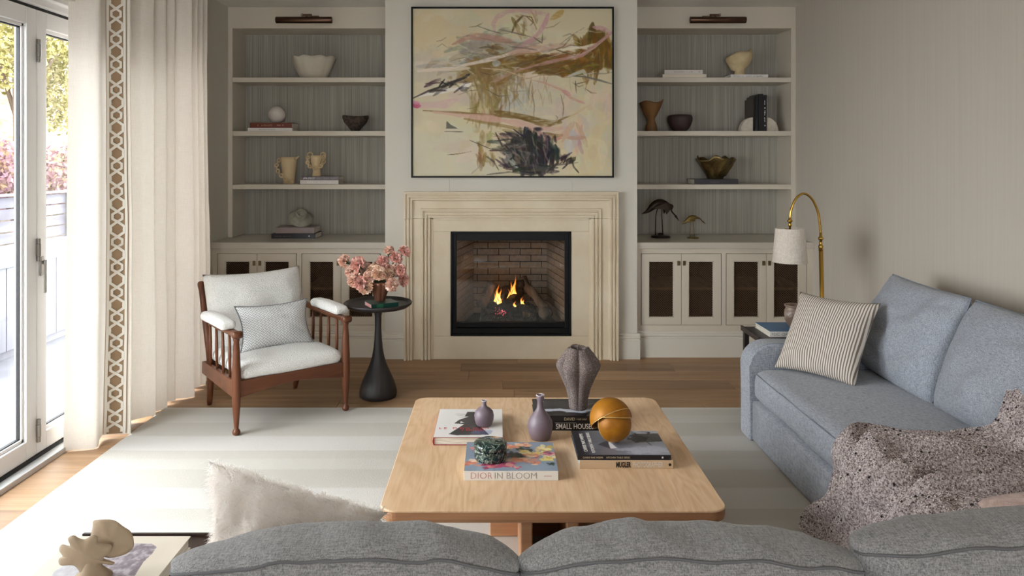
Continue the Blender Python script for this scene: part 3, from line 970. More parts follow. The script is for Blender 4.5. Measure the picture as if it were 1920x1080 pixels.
# black metal frame: outer flange, recessed inner frame
fr = fb(HX0, HX0 + .014, -.02, .05, HZ0, HZ1)
for q in ((HX1 - .014, HX1, HZ0, HZ1), (HX0, HX1, HZ0, HZ0 + .014), (HX0, HX1, HZ1 - .014, HZ1)):
    o = fb(q[0], q[1], -.02, .05, q[2], q[3]); fr.add(o.v, o.f)
fr.build('flange', 'black', fp, bevel=.002)
fr = fb(HX0 + .014, -.292, -.004, .04, HZ0 + .014, HZ1 - .014)
for q in ((.510, HX1 - .014, HZ0 + .014, HZ1 - .014), (-.292, .510, HZ0 + .06, .268), (-.292, .510, .874, HZ1 - .014)):
    o = fb(q[0], q[1], -.004, .04, q[2], q[3]); fr.add(o.v, o.f)
fr.build('glass_frame', 'black', fp, bevel=.003)
fb(HX0 + .014, HX1 - .014, -.010, .03, HZ0 + .014, HZ0 + .056).build('lower_louvre', 'black', fp, bevel=.003)
fb(-.296, .514, .018, .022, .262, .880).build('pane', 'glass', fp)
# firebox shell (dark joints) with each brick standing proud of it
BY, BX0, BX1 = .635, -.190, .428        # back wall
EX0, EX1, EY = -.305, .523, .045        # front edges of the splayed sides
mb = MB()
z0, z1 = .20, 1.0
P = [(EX0 - ox, EY), (BX0 - ox, BY), (BX1 - ox, BY), (EX1 - ox, EY)]
vs = [(p[0], p[1], z) for p in P for z in (z0, z1 - .03)]
mb.add(vs, [(0, 2, 3, 1), (2, 4, 5, 3), (4, 6, 7, 5), (0, 6, 4, 2), (1, 3, 5, 7)])
mb.build('firebox_shell', 'mortar', fp)
fb(EX0, EX1, EY - .003, BY, .18, .205).build('firebox_floor', 'black', fp)
BH, BL, J = .0533, .177, .0068
bm_cache = {}
def brick(length, org, ux, uy):
    key = round(length, 4)
    if key not in bm_cache:
        bm_cache[key] = MB().box(0, length, -.010, .004, 0, BH - J).mesh('brick'); bm_cache[key].materials.append(MAT['brick'])
    o = link('brick', bm_cache[key], fp, bevel=0)
    o.location = org; o.rotation_euler = (0, 0, math.atan2(uy, ux))
def wallrun(p, q, shift):
    d = Vector((q[0] - p[0], q[1] - p[1])); ln = d.length; d.normalize()
    nrow = 14
    for r_ in range(nrow):
        s = -((r_ % 2) * BL / 2 + shift) % BL - BL
        while s < ln:
            a, b = max(s, 0), min(s + BL - J, ln)
            if b - a > .012:
                brick(b - a, (p[0] + d.x * a, p[1] + d.y * a, .212 + r_ * BH), d.x, d.y)
            s += BL
wallrun((BX0 - ox, BY), (BX1 - ox, BY), .05)
wallrun((EX0 - ox, EY), (BX0 - ox, BY), .03)
wallrun((BX1 - ox, BY), (EX1 - ox, EY), .08)

# gas log set
MAT['ember'] = M('ember_bed', (40, 37, 34), .95, var=(40, (92, 84, 74), .45, .75), bump=(90, 1.0, .02))
MAT['log'] = M('ceramic_log', (112, 92, 76), .95, var=(9, (44, 36, 32), .4, .65), bump=(26, .9, .02), stretch=(1, 1, .3))
MAT['char'] = M('charred_log', (30, 25, 23), .95, var=(12, (66, 56, 48), .5, .8), bump=(40, .9, .02))
def fbed(u, v):
    x = (u - .5) * .46; y = (v - .5) * .34
    e = max(0, 1 - (abs(2 * u - 1)) ** 5) * max(0, 1 - (abs(2 * v - 1)) ** 5)
    return (x, y, (.105 + .05 * v + .035 * fbm(x * 14, y * 14, 2)) * e ** .5)
eb = MB().grid(fbed, 40, 30)
o = tag(eb.build('ember_bed', 'ember', smooth=True), 'dark glowing ember bed under the logs in the firebox', 'ember bed')
o.location = (.10, CY + .30, .206)
rs = random.Random(8); mb = MB()
for _ in range(900):
    u, v = rs.uniform(.04, .96), rs.uniform(.02, .98); p = Vector(fbed(u, v)); r_ = rs.uniform(.004, .011)
    d_ = [Vector((rs.gauss(0, .3), rs.gauss(0, .3), rs.gauss(0, .3))) for _ in range(6)]
    mb.add([p + (Vector(q) + e) * r_ for q, e in zip(((1, 0, 0), (0, 1, 0), (-1, 0, 0), (0, -1, 0), (0, 0, 1), (0, 0, -1)), d_)], [(0, 1, 4), (1, 2, 4), (2, 3, 4), (3, 0, 4), (1, 0, 5), (2, 1, 5), (3, 2, 5), (0, 3, 5)])
mb.build('ember_chips', 'ember', o, kind='stuff')
def log(p, q, r, mat, label, seed):
    p, q = Vector(p), Vector(q)
    rs = random.Random(seed)
    n = 9
    pts = []; rr = []
    for i in range(n):
        t = i / (n - 1)
        c = p.lerp(q, t) + Vector((rs.gauss(0, .1), rs.gauss(0, .1), rs.gauss(0, .1))) * r
        pts.append(c); rr.append(r * (1 + .18 * rs.uniform(-1, 1)) * (1 if 0 < i < n - 1 else .86))
    mb = MB().tube(pts, rr, 14)
    mb.v = [tuple(Vector(v) + Vector((fbm(v[0] * 30, v[1] * 30, v[2] * 30),) * 3) * r * .22) for v in mb.v]
    o = mb.build('ceramic_log', mat, smooth=True)
    return tag(o, label, 'log', 'gas fire logs')
log((-.115, 5.68, .345), (-.04, 5.84, .485), .040, 'log', 'short pale log leaning at the left of the fire', 1)
log((.20, 5.88, .530), (.42, 5.66, .285), .036, 'log', 'long pale log slanting down at the right of the fire', 2)
log((.02, 5.90, .400), (.24, 5.84, .505), .040, 'char', 'dark log behind the flames', 3)
log((-.06, 5.70, .345), (.24, 5.62, .345), .032, 'char', 'charred log lying across the front of the fire', 4)
log((.08, 5.62, .375), (.20, 5.80, .430), .035, 'char', 'charred log end pointing forward through the flames', 5)
log((.365, 5.58, .33), (.395, 5.66, .285), .042, 'log', 'pale cut log end at the right front of the fire', 6)
log((.20, 5.545, .315), (.245, 5.56, .312), .022, 'log', 'small brown log chip in front of the flames', 7)
def flamemat():
    t = NT('flame')
    tc = t.n('ShaderNodeTexCoord'); sp = t.n('ShaderNodeSeparateXYZ')
    t.l(tc.outputs['Generated'], sp.inputs[0])
    nz = t.noise(t.coords((1, 1, .5)), 40, 3)
    h = t.math('ADD', sp.outputs[2], t.math('MULTIPLY', t.math('SUBTRACT', nz, .5), .35))
    col = t.ramp(h, [(.0, L((255, 214, 160))), (.3, L((255, 190, 96))), (.65, L((250, 130, 40))), (1.0, L((190, 60, 14)))])
    st = t.ramp(h, [(0, (1, 1, 1, 1)), (.5, (.6, .6, .6, 1)), (1, (.12, .12, .12, 1))])
    em = t.n('ShaderNodeEmission'); t.l(col, em.inputs[0])
    t.l(t.math('MULTIPLY', st, 2.2), em.inputs[1])
    tr = t.n('ShaderNodeBsdfTransparent'); mx = t.n('ShaderNodeMixShader')
    t.l(t.ramp(h, [(.35, (.92, .92, .92, 1)), (1, (.25, .25, .25, 1))]), mx.inputs[0])
    t.l(tr.outputs[0], mx.inputs[1]); t.l(em.outputs[0], mx.inputs[2]); t.l(mx.outputs[0], t.out.inputs[0])
    return t.m
FLM = flamemat()
fi = thing('fire', 'orange flames rising between the logs', 'fire', (.11, 5.70, .37))
def flame(x, y, z, h, r, lean, seed):
    rs = random.Random(seed)
    n = 12
    pts = []; rr = []
    for i in range(n):
        t = i / (n - 1)
        pts.append((x + lean * t * t + .45 * r * math.sin(t * 8 + seed), y + .2 * r * math.cos(t * 6 + seed), z + h * t))
        rr.append(max(.0004, r * ((.35 + .65 * t / .2) if t < .2 else (1 - (t - .2) / .8) ** 1.35)))
    mb = MB().tube(pts, rr, 12, flat=.6)
    mb.v = [(v[0] + .005 * fbm(v[2] * 30, seed), v[1], v[2]) for v in mb.v]
    mb.build('flame', FLM, fi, smooth=True)
for k_, q_ in enumerate(((-.100, -.02, .165, .017, .012), (-.082, 0, .125, .015, .010), (-.116, .0, .115, .012, -.004), (-.090, -.03, .085, .016, .0), (-.070, -.03, .07, .012, .008),
                         (.020, .02, .235, .017, .026), (.004, .02, .185, .017, .010), (.036, .02, .165, .014, .012), (.012, .0, .13, .018, .004), (-.008, .01, .12, .013, -.006), (.030, .0, .09, .014, .0),
                         (.086, -.03, .085, .013, .010), (.100, -.03, .065, .012, -.006), (-.030, -.06, .06, .014, .004), (-.012, -.06, .05, .016, .0), (.030, -.08, .055, .012, .004))):
    flame(q_[0], q_[1], -.02 if q_[2] < .12 else .0, q_[2], q_[3], q_[4], k_ * 1.7)
MAT['glow'] = NT('glowing_ember').m
_g = MAT['glow'].node_tree.nodes['Principled BSDF']; _g.inputs['Base Color'].default_value = L((60, 20, 16)); _g.inputs['Emission Color'].default_value = L((255, 110, 120)); _g.inputs['Emission Strength'].default_value = .7
rs = random.Random(4)
for k in range(22):
    MB().lathe([(0, -.004), (.0042 * rs.uniform(.5, 1.3), 0), (0, .004)], 6, (-.072 + rs.gauss(0, .022), -.172 + rs.uniform(-.012, .005), -.036 + rs.gauss(0, .012))).build('ember', 'glow', fi)
pl = bpy.data.lights.new('fire_glow', 'POINT'); pl.energy = .3; pl.color = (1, .5, .2); pl.shadow_soft_size = .06
po = bpy.data.objects.new('fire_glow', pl); C.objects.link(po); po.location = (.11, 5.66, .50)

# ================================================================== PAINTING
pt = thing('abstract_painting', 'large framed abstract painting in cream, ochre, pink and black over the fireplace', 'painting', (.1215, CY, 1.342))
PX0, PX1, PH = -.7455, .7455, 1.256
for (a, b, c, d) in ((PX0, PX0 + .012, 0, PH), (PX1 - .012, PX1, 0, PH), (PX0 + .012, PX1 - .012, 0, .012), (PX0 + .012, PX1 - .012, PH - .012, PH)):
    MB().box(a, b, -.045, 0, c, d).build('frame_rail', 'black', pt, bevel=.001)
MB().box(PX0 + .012, PX1 - .012, -.03, -.002, .012, PH - .012).build('stretcher_board', M('raw_canvas', (215, 205, 180), .9), pt)
# the drawing surface is laid out in units of the canvas: 1158 wide, 973 high
A = Paint(440, 370, 1158, 973, (206, 194, 162))
n1 = A.noise(5, 4); n2 = A.noise(11, 9); n3 = A.noise(26, 22)
A.blend((n1 - .35) * 1.3, (216, 202, 168)); A.blend((n2 - .5) * 1.1, (186, 180, 164)); A.blend((n3 - .6) * .8, (222, 213, 190))
A.blob(130, 130, 260, 130, (210, 186, 146), .55, .5); A.blob(150, 330, 190, 90, (192, 180, 162), .6)
A.blob(1020, 720, 190, 330, (214, 194, 150), .7, .4); A.blob(200, 850, 330, 170, (206, 198, 176), .7, .5)
A.blob(760, 560, 240, 150, (200, 186, 166), .8, .4); A.blob(540, 500, 120, 120, (174, 178, 176), .65, .5)
pr = random.Random(5)
def jit(c, k=14): return tuple(max(0, min(255, q + pr.uniform(-k, k))) for q in c)
def flurry(n, cx_, cy_, rx, ry, ang, ln, w, cols, al=(.3, .8), dry=.7, curl=.25):
    """many short dry strokes scattered over an ellipse, roughly along one direction"""
    for _ in range(n):
        r_ = math.sqrt(pr.random()); th = pr.uniform(0, 6.283)
        x, y = cx_ + rx * r_ * math.cos(th), cy_ + ry * r_ * math.sin(th)
        a_ = R(ang) + pr.gauss(0, .28); l_ = ln * pr.uniform(.4, 1.3)
        dx, dy = math.cos(a_) * l_ / 2, math.sin(a_) * l_ / 2; bx = pr.gauss(0, curl) * l_ * .3
        A.stroke([(x - dx, y - dy), (x - dy * .1 * bx / 10, y + bx), (x + dx, y + dy)], w * pr.uniform(.5, 1.4), jit(pr.choice(cols)), pr.uniform(*al), dry)
CR = [(212, 200, 170), (200, 190, 168), (190, 184, 170), (220, 208, 180), (206, 186, 150)]
GR = [(150, 142, 130), (128, 120, 108), (172, 166, 154), (190, 188, 180)]
OC = [(108, 76, 18), (124, 90, 30), (92, 66, 20), (140, 106, 48), (118, 84, 24)]
OL = [(150, 122, 74), (134, 106, 60), (166, 142, 96), (120, 98, 58)]
PK = [(198, 154, 146), (206, 168, 156), (186, 140, 128), (210, 180, 166)]
DK = [(40, 37, 42), (58, 53, 55), (34, 31, 36), (78, 70, 66)]
flurry(90, 580, 480, 580, 480, 0, 200, 26, CR, (.15, .45))
flurry(40, 1000, 700, 160, 260, 90, 160, 22, CR, (.2, .5))
# grey washes and ochre masses
flurry(60, 520, 220, 290, 90, -8, 150, 16, GR, (.2, .6)); flurry(30, 300, 330, 200, 70, -12, 140, 12, GR + OL, (.2, .6))
A.blob(1050, 260, 100, 118, (108, 76, 18), .9, .5, dry=.45); A.blob(890, 320, 170, 50, (112, 82, 26), .85, .6, dry=.5)
flurry(70, 1045, 262, 105, 120, 86, 120, 13, OC, (.4, .9), .6); flurry(60, 880, 325, 200, 58, -8, 110, 11, OC, (.35, .85)); flurry(60, 700, 310, 210, 62, -10, 120, 11, OC + OL, (.3, .8))
flurry(60, 480, 350, 220, 70, -14, 110, 10, OL + OC[3:], (.3, .75)); flurry(50, 380, 410, 110, 80, 60, 100, 9, OL, (.3, .7)); flurry(14, 480, 230, 46, 30, 20, 60, 10, OC, (.5, .9))
A.blob(640, 330, 260, 52, (120, 94, 46), .55, .7, dry=.5); A.blob(430, 390, 150, 70, (134, 108, 62), .5, .7, dry=.5); A.blob(520, 225, 200, 52, (146, 136, 122), .5, .7)
A.blob(440, 560, 100, 110, (156, 130, 78), .35, .7)
flurry(70, 440, 550, 110, 120, 84, 130, 8, OL, (.2, .6)); flurry(24, 600, 470, 130, 80, 88, 150, 6, OL, (.2, .5)); flurry(26, 800, 470, 250, 70, 89, 130, 4, OL, (.12, .4))
flurry(26, 640, 90, 90, 70, 60, 90, 9, OL + CR, (.3, .7))
A.stroke([(60, 592), (280, 606), (500, 622), (640, 640), (780, 690), (870, 640), (960, 606)], 8, (122, 96, 50), .8, .6)
A.stroke([(480, 600), (560, 612), (680, 640), (800, 665), (860, 660)], 15, (112, 86, 34), .8, .6)
A.stroke([(300, 640), (520, 680), (800, 740), (900, 735)], 10, (140, 110, 62), .6, .7)
flurry(26, 420, 830, 60, 90, 75, 70, 12, OL, (.3, .7)); flurry(30, 700, 735, 220, 26, 4, 120, 9, OL + PK, (.3, .7))
A.stroke([(640, 40), (600, 80), (575, 140)], 6, (96, 74, 40), .8, .5); A.stroke([(640, 40), (690, 50), (720, 120)], 5, (110, 84, 40), .8, .5); A.stroke([(660, 45), (700, 80), (680, 100)], 5, (96, 74, 40), .7, .5)
A.stroke([(870, 14), (800, 64)], 18, (182, 144, 76), .75, .5)
# pink and white ribbons
A.stroke([(230, 208), (320, 166), (430, 164), (560, 190), (610, 210)], 18, (178, 134, 118), .8, .5)
A.stroke([(478, 140), (468, 90), (490, 50), (540, 18), (640, 8), (740, 22), (785, 36)], 15, (196, 154, 154), .7, .7)
A.stroke([(788, 30), (770, 80), (735, 140), (690, 180), (610, 232)], 17, (196, 148, 154), .8, .5)
A.stroke([(30, 362), (200, 348), (350, 318), (480, 288), (600, 250), (760, 232), (900, 215), (1010, 232)], 13, (222, 208, 196), .9, .4)
A.stroke([(560, 262), (760, 226), (930, 205)], 20, (182, 140, 118), .6, .7)
A.stroke([(850, 242), (1000, 222), (1070, 205)], 8, (228, 218, 196), .9, .3)
A.stroke([(1156, 140), (1080, 200), (985, 270), (800, 308), (620, 356)], 10, (188, 142, 140), .85, .4)
A.stroke([(1050, 106), (1100, 116), (1156, 140)], 14, (196, 152, 154), .8, .5)
A.stroke([(640, 348), (560, 380), (450, 430)], 9, (182, 146, 132), .7, .5)
A.stroke([(400, 345), (520, 355), (640, 395), (700, 416)], 5, (198, 174, 140), .9, .3)
A.stroke([(700, 416), (760, 430), (860, 470), (920, 520), (985, 545)], 7, (198, 152, 130), .8, .5); A.stroke([(870, 475), (915, 505)], 11, (196, 144, 138), .8, .3); A.stroke([(950, 535), (1000, 550)], 12, (200, 150, 146), .7, .5)
A.stroke([(0, 562), (90, 562), (180, 552), (260, 528)], 22, (208, 170, 170), .75, .5); A.stroke([(0, 560), (40, 566)], 15, (186, 80, 110), .85, .3); A.stroke([(0, 545), (40, 548)], 12, (206, 140, 160), .8, .3)
A.stroke([(120, 600), (300, 622), (470, 640), (600, 664), (720, 696), (820, 700), (920, 690)], 17, (206, 164, 150), .8, .5)
flurry(22, 940, 740, 60, 80, 80, 90, 18, PK + CR, (.4, .8), .5)
A.stroke([(870, 770), (905, 700), (935, 662)], 14, (200, 164, 136), .8, .5); A.stroke([(950, 665), (985, 730), (1010, 800)], 14, (196, 162, 132), .8, .5); A.stroke([(900, 752), (1000, 748)], 17, (188, 150, 126), .8, .4)
A.stroke([(1035, 556), (960, 600), (900, 650)], 8, (206, 180, 146), .8, .4); A.blob(1030, 580, 22, 16, (206, 178, 150), .6, .5)
A.stroke([(20, 510), (150, 482), (260, 466), (335, 436)], 12, (224, 218, 208), .95, .2); A.stroke([(250, 472), (335, 436)], 12, (230, 226, 218), .95, .1)
A.stroke([(60, 360), (200, 352), (330, 345)], 13, (218, 202, 182), .8, .3)
# charcoal line work and the dark mass
flurry(16, 200, 450, 120, 30, -20, 90, 8, DK, (.4, .85), .6)
A.stroke([(0, 520), (90, 480), (230, 430), (310, 400)], 6, (58, 52, 52), .85, .5); A.stroke([(190, 440), (290, 405), (330, 380)], 9, (50, 46, 46), .85, .4)
A.stroke([(150, 455), (185, 410)], 5, (40, 36, 34), .9, .3); A.stroke([(160, 420), (210, 450)], 5, (40, 36, 34), .9, .3)
for _ in range(70):
    x, y = pr.uniform(120, 1050), pr.gauss(330, 150)
    if not 20 < y < 900: continue
    a_ = pr.uniform(-.6, .5); l_ = pr.uniform(40, 190)
    A.stroke([(x, y), (x + l_ * .5, y + l_ * .5 * math.sin(a_) + pr.gauss(0, 14)), (x + l_ * math.cos(a_), y + l_ * math.sin(a_))], pr.uniform(2.2, 4.2), pr.choice([(112, 104, 92), (96, 82, 56), (140, 122, 92), (86, 78, 70), (196, 186, 166)]), pr.uniform(.35, .8), .6)
A.stroke([(500, 120), (590, 140), (690, 165)], 6, (112, 104, 100), .75, .4); A.stroke([(700, 165), (750, 200), (755, 140)], 4, (90, 80, 60), .7, .4)
A.stroke([(900, 390), (1000, 395), (1080, 415), (1156, 437)], 6, (106, 102, 94), .85, .3); A.stroke([(900, 396), (940, 380), (990, 362), (1010, 390)], 13, (200, 198, 186), .85, .2)
A.stroke([(940, 440), (1005, 425)], 3, (70, 62, 50), .8, .4); A.stroke([(945, 420), (950, 490)], 3, (90, 76, 50), .7, .4)
A.poly([(196, 652), (222, 676), (250, 690), (262, 698), (192, 698)], (96, 92, 84), .9); A.stroke([(185, 714), (295, 716)], 3, (60, 56, 52), .9, .2)
for a_, b_ in (((540, 470), (560, 620)), ((690, 480), (700, 650)), ((860, 500), (870, 640)), ((830, 620), (832, 650))):
    A.stroke([a_, ((a_[0] + b_[0]) / 2 + 12, (a_[1] + b_[1]) / 2), b_], 3, (110, 92, 62), .6, .5)
A.blob(690, 840, 165, 118, (46, 42, 48), .95, .38, dry=.35)
flurry(110, 690, 840, 150, 112, 86, 110, 13, DK, (.4, .9), .55); flurry(50, 620, 790, 150, 70, 10, 100, 9, DK[1:] + GR[:2], (.3, .75)); flurry(30, 760, 800, 90, 80, 80, 90, 11, DK, (.5, .95), .4)
flurry(24, 560, 870, 70, 60, 30, 90, 8, DK + GR, (.3, .7)); flurry(22, 700, 930, 150, 28, 4, 120, 8, DK, (.4, .8)); flurry(26, 700, 840, 120, 90, 84, 90, 4, [(120, 110, 100), (150, 138, 120)], (.2, .5))
A.stroke([(640, 760), (672, 718), (700, 900)], 14, (36, 33, 38), .8, .4); A.stroke([(470, 770), (560, 760), (640, 745)], 5, (60, 54, 50), .8, .5)
A.stroke([(480, 720), (520, 800), (600, 780)], 5, (64, 58, 52), .8, .5); A.stroke([(330, 765), (450, 815), (540, 830)], 4, (90, 80, 64), .8, .4)
A.stroke([(200, 850), (260, 845), (340, 830)], 3, (110, 92, 60), .8, .5); A.stroke([(430, 860), (470, 890), (500, 940)], 6, (70, 64, 62), .7, .5)
flurry(14, 895, 880, 40, 30, -40, 60, 8, DK, (.5, .9)); A.stroke([(920, 860), (935, 920), (965, 955)], 5, (60, 52, 44), .9, .3); A.stroke([(830, 910), (960, 895)], 6, (96, 88, 80), .7, .5)
A.stroke([(780, 950), (840, 900), (850, 860)], 9, (56, 50, 44), .85, .5); A.stroke([(340, 960), (420, 890)], 4, (150, 144, 130), .6, .4); A.stroke([(430, 965), (560, 950), (740, 966)], 6, (84, 78, 72), .7, .5)
A.blob(905, 800, 26, 34, (192, 192, 190), .7, .5); A.blob(480, 316, 30, 20, (182, 192, 196), .6, .5); A.blob(540, 880, 30, 40, (196, 190, 176), .5, .6)
panel('canvas', 1.467, 1.232, 440, 370, A.im, 'canvas', pt, (PX0 + .012, -.031, .012), FRONT)

# ================================================================== RUG
def rugmat():
    t = NT('flatweave_rug').set(.95, spec=.1)
    tc = t.n('ShaderNodeTexCoord'); sp = t.n('ShaderNodeSeparateXYZ'); t.l(tc.outputs['Object'], sp.inputs[0])
    wob = t.noise(t.coords((1, 1, 1)), 2.0, 2)
    yy = t.math('ADD', sp.outputs[1], t.math('MULTIPLY', wob, .02))
    fr = t.math('FRACT', t.math('MULTIPLY', yy, 1 / .62))
    band = t.ramp(fr, [(.0, L((204, 201, 196))), (.30, L((204, 201, 196))), (.33, L((190, 185, 177))), (.62, L((188, 183, 175))), (.65, L((198, 194, 187))), (.82, L((198, 194, 187))), (.85, L((193, 188, 180)))])
    w1 = t.noise(t.coords((1, 2.2, 1)), 240, 2)
    t.color(t.mix(t.math('MULTIPLY', w1, .4), band, L((178, 174, 165))))
    t.bump(w1, .5, .004)
    return t.m
rg = MB().prism(rrect(-1.95, 2.05, .9, 4.36, .01, 2), .0006, .011).build('area_rug', rugmat(), bevel=.003)
tag(rg, 'cream flatwoven rug with faint beige stripes under the coffee table', 'rug')
rg.location = (0, 0, 0)

# ================================================================== ARMCHAIR
ac = thing('armchair', 'white boucle armchair with spindled walnut frame by the curtain', 'armchair', (-1.126, 4.115, 0), R(37.9))
HW = .317
def turned(p0, p1, prof, mat='walnut', name='leg', par=ac, n=14):
    """prof = [(t, r)] along p0 -> p1"""
    p0, p1 = Vector(p0), Vector(p1)
    pts = [p0.lerp(p1, t) for t, r in prof]
    return MB().tube(pts, [r for t, r in prof], n).build(name, mat, par, smooth=True)
for s in (-1, 1):
    x = s * HW
    # front leg: ball foot, swelling shaft, cap under the arm
    zf = .011
    turned((x, 0, zf), (x, 0, .535), [(0, .012), (.012, .019), (.03, .0215), (.05, .018), (.066, .0115), (.10, .0135), (.30, .021), (.45, .0245), (.62, .024), (.85, .0185), (.94, .0145), (.965, .018), (1, .018)])
    # back leg, raked
    turned((s * .268, .625, 0), (s * .285, .535, .30), [(0, .013), (.1, .017), (.6, .021), (1, .022)])
    turned((s * .292, .50, .22), (s * .300, .69, .735), [(0, .02), (.5, .019), (.9, .017), (.955, .021), (.985, .02), (1, .012)], name='back_post')
    # arm rail with rounded front knob
    arm = MB()
    prof_ = catmull([(x, -.035, .545), (x, .10, .543), (x + s * .004, .28, .540), (x - s * .002, .45, .545), (x - s * .012, .60, .553)], 6)
    def armfn(u, v, prof_=prof_):
        k = u * (len(prof_) - 1); i = min(int(k), len(prof_) - 2); p = prof_[i].lerp(prof_[i + 1], k - i)
        th = 2 * PI * v
        c, q = math.cos(th), math.sin(th)
        w_ = .024 + .006 * math.exp(-((u - .04) / .05) ** 2); h_ = .0135 + .008 * math.exp(-((u - .03) / .05) ** 2)
        e = 1 - max(0, (.04 - u) / .04) ** 2 * .5
        return (p.x + w_ * math.copysign(abs(c) ** .6, c) * e, p.y, p.z + h_ * math.copysign(abs(q) ** .6, q) * e)
    arm.grid(armfn, 40, 16, False, True)
    arm.f += [tuple(range(16))[::-1], tuple(range(39 * 16, 40 * 16))]
    arm.build('arm_rail', 'walnutx', ac, smooth=True)
    pad = softbox(x - .045 + s * .016, x + .045 + s * .016, .07, .45, .553, .602, .0245, .010, 12, .003, s * 3)
    pad.build('arm_pad', 'boucle', ac, smooth=True, merge=True)
    # spindles
    for k in range(4):
        yy = .11 + k * .112
        turned((x - s * .004, yy, .285), (x, yy + .004, .535), [(0, .0075), (.5, .0098), (1, .0075)], name='spindle', n=10)
    MB().prism([(-.01, .205), (.56, .215), (.56, .285), (-.01, .297)], x - .014, x + .014, 'x').build('side_rail', 'walnutx', ac, bevel=.003)
# front rail with a shallow arch
arch = [(-HW + .01, .297), (HW - .01, .297)] + [(HW - .01 - (2 * HW - .02) * k / 20, .208 + .034 * math.sin(PI * k / 20) ** 1.3) for k in range(21)]
MB().prism(arch, -.013, .013, 'y').build('front_rail', 'walnutx', ac, bevel=.003)
MB().box(-.28, .28, .54, .565, .215, .285).build('back_rail', 'walnutx', ac, bevel=.003)
for z, yy in ((.70, .676), (.52, .610), (.40, .566)):
    MB().box(-.295, .295, yy - .009, yy + .009, z - .02, z + .02).build('back_slat', 'walnutx', ac, bevel=.004)
softbox(-HW + .022, HW - .022, -.012, .56, .288, .368, .04, .026, 18, .006, 4, .004).build('seat_cushion', 'boucle', ac, smooth=True, merge=True)
# back cushion, soft with pulled-up corners
bc = pillow_mesh(.61, .48, .20, .03, 28, .014, 5, .42, .012)
m = Matrix.Translation((0, .565, .555)) @ Matrix.Rotation(R(-18), 4, 'X')
bc.xf(m).build('back_cushion', 'boucle', ac, smooth=True, merge=True)

# lumbar pillow on the armchair: small zigzag weave
def zigzag():
    t = NT('zigzag_weave').set(.9, spec=.15)
    tc = t.n('ShaderNodeTexCoord'); sp = t.n('ShaderNodeSeparateXYZ'); t.l(tc.outputs['Object'], sp.inputs[0])
    a = t.math('MULTIPLY', sp.outputs[0], 50.0); b = t.math('MULTIPLY', sp.outputs[2], 68.0)
    tri = t.math('ABSOLUTE', t.math('SUBTRACT', t.math('FRACT', a), .5))
    st = t.math('FRACT', t.math('ADD', b, t.math('MULTIPLY', tri, 2.0)))
    brk = t.noise(t.coords(), 120, 1)
    f = t.math('ADD', st, t.math('MULTIPLY', t.math('SUBTRACT', brk, .5), .5))
    t.color(t.ramp(f, [(.42, L((166, 168, 172))), (.55, L((226, 225, 222)))]))
    t.bump(f, .3, .002)
    return t.m
lp = thing('lumbar_pillow', 'small grey and white zigzag lumbar pillow on the white armchair', 'pillow')
rz = R(37.9); ca_, sa_ = math.cos(rz), math.sin(rz)
def chair(x, y, z): return Vector((-1.126 + x * ca_ - y * sa_, 4.115 + x * sa_ + y * ca_, z))
basis(lp, chair(.005, .285, .500), chair(1, -.03, 0) - chair(0, 0, 0), Vector((0, 0, 1)) + (chair(0, .45, 0) - chair(0, 0, 0)))
ZZ = zigzag()
pillow_mesh(.44, .275, .13, .14, 24, .008, 2).build('cover', ZZ, lp, smooth=True, merge=True)
MB().tube(pillow_edge(.44, .275, .14, 14), .0035, 6, True).build('piping', M('grey_piping', (120, 122, 128), .9), lp, smooth=True)

# ================================================================== PEDESTAL SIDE TABLE
MAT['carved'] = M('carved_black_wood', (44, 39, 39), .42, var=(24, (30, 27, 28), .3, .7), bump=(60, .25, .006), stretch=(1, 1, .5))
st = thing('pedestal_table', 'black carved round pedestal table between the armchair and fireplace', 'side table', (-.733, 4.60, 0))
MB().lathe([(0, 0), (.105, 0), (.114, .006), (.117, .025), (.112, .055), (.098, .10), (.074, .155), (.052, .205), (.038, .25), (.029, .30), (.023, .36), (.020, .43), (.021, .50), (.028, .545), (.034, .556), (0, .556)], 40).build('pedestal', 'carved', st, smooth=True)
MB().lathe([(0, .552), (.12, .553), (.185, .557), (.207, .574), (.211, .584), (.208, .588), (.203, .586), (.195, .574), (.18, .570), (0, .568)], 56).build('tray_top', 'carved', st, smooth=True)

# ================================================================== COFFEE TABLE
TX0, TX1, TY0, TY1, TZ = -.370, .733, 2.318, 3.436, .365
cx, cy = (TX0 + TX1) / 2, (TY0 + TY1) / 2
tb = thing('coffee_table', 'square pale oak coffee table with rounded corners on the rug', 'coffee table', (cx, cy, 0))
hx, hy = (TX1 - TX0) / 2, (TY1 - TY0) / 2
def ttop(inset, z): return [(p[0], p[1], z) for p in rrect(-hx + inset, hx - inset, -hy + inset, hy - inset, .055 - inset, 8)]
mb = MB(); rings = [ttop(.012, .322), ttop(.003, .328), ttop(0, .338), ttop(0, .360)]
n = len(rings[0])
mb.add([p for r_ in rings for p in r_], [(i * n + k, i * n + (k + 1) % n, (i + 1) * n + (k + 1) % n, (i + 1) * n + k) for i in range(3) for k in range(n)] + [tuple(range(n))[::-1]])
mb.build('table_edge', 'tableside', tb)
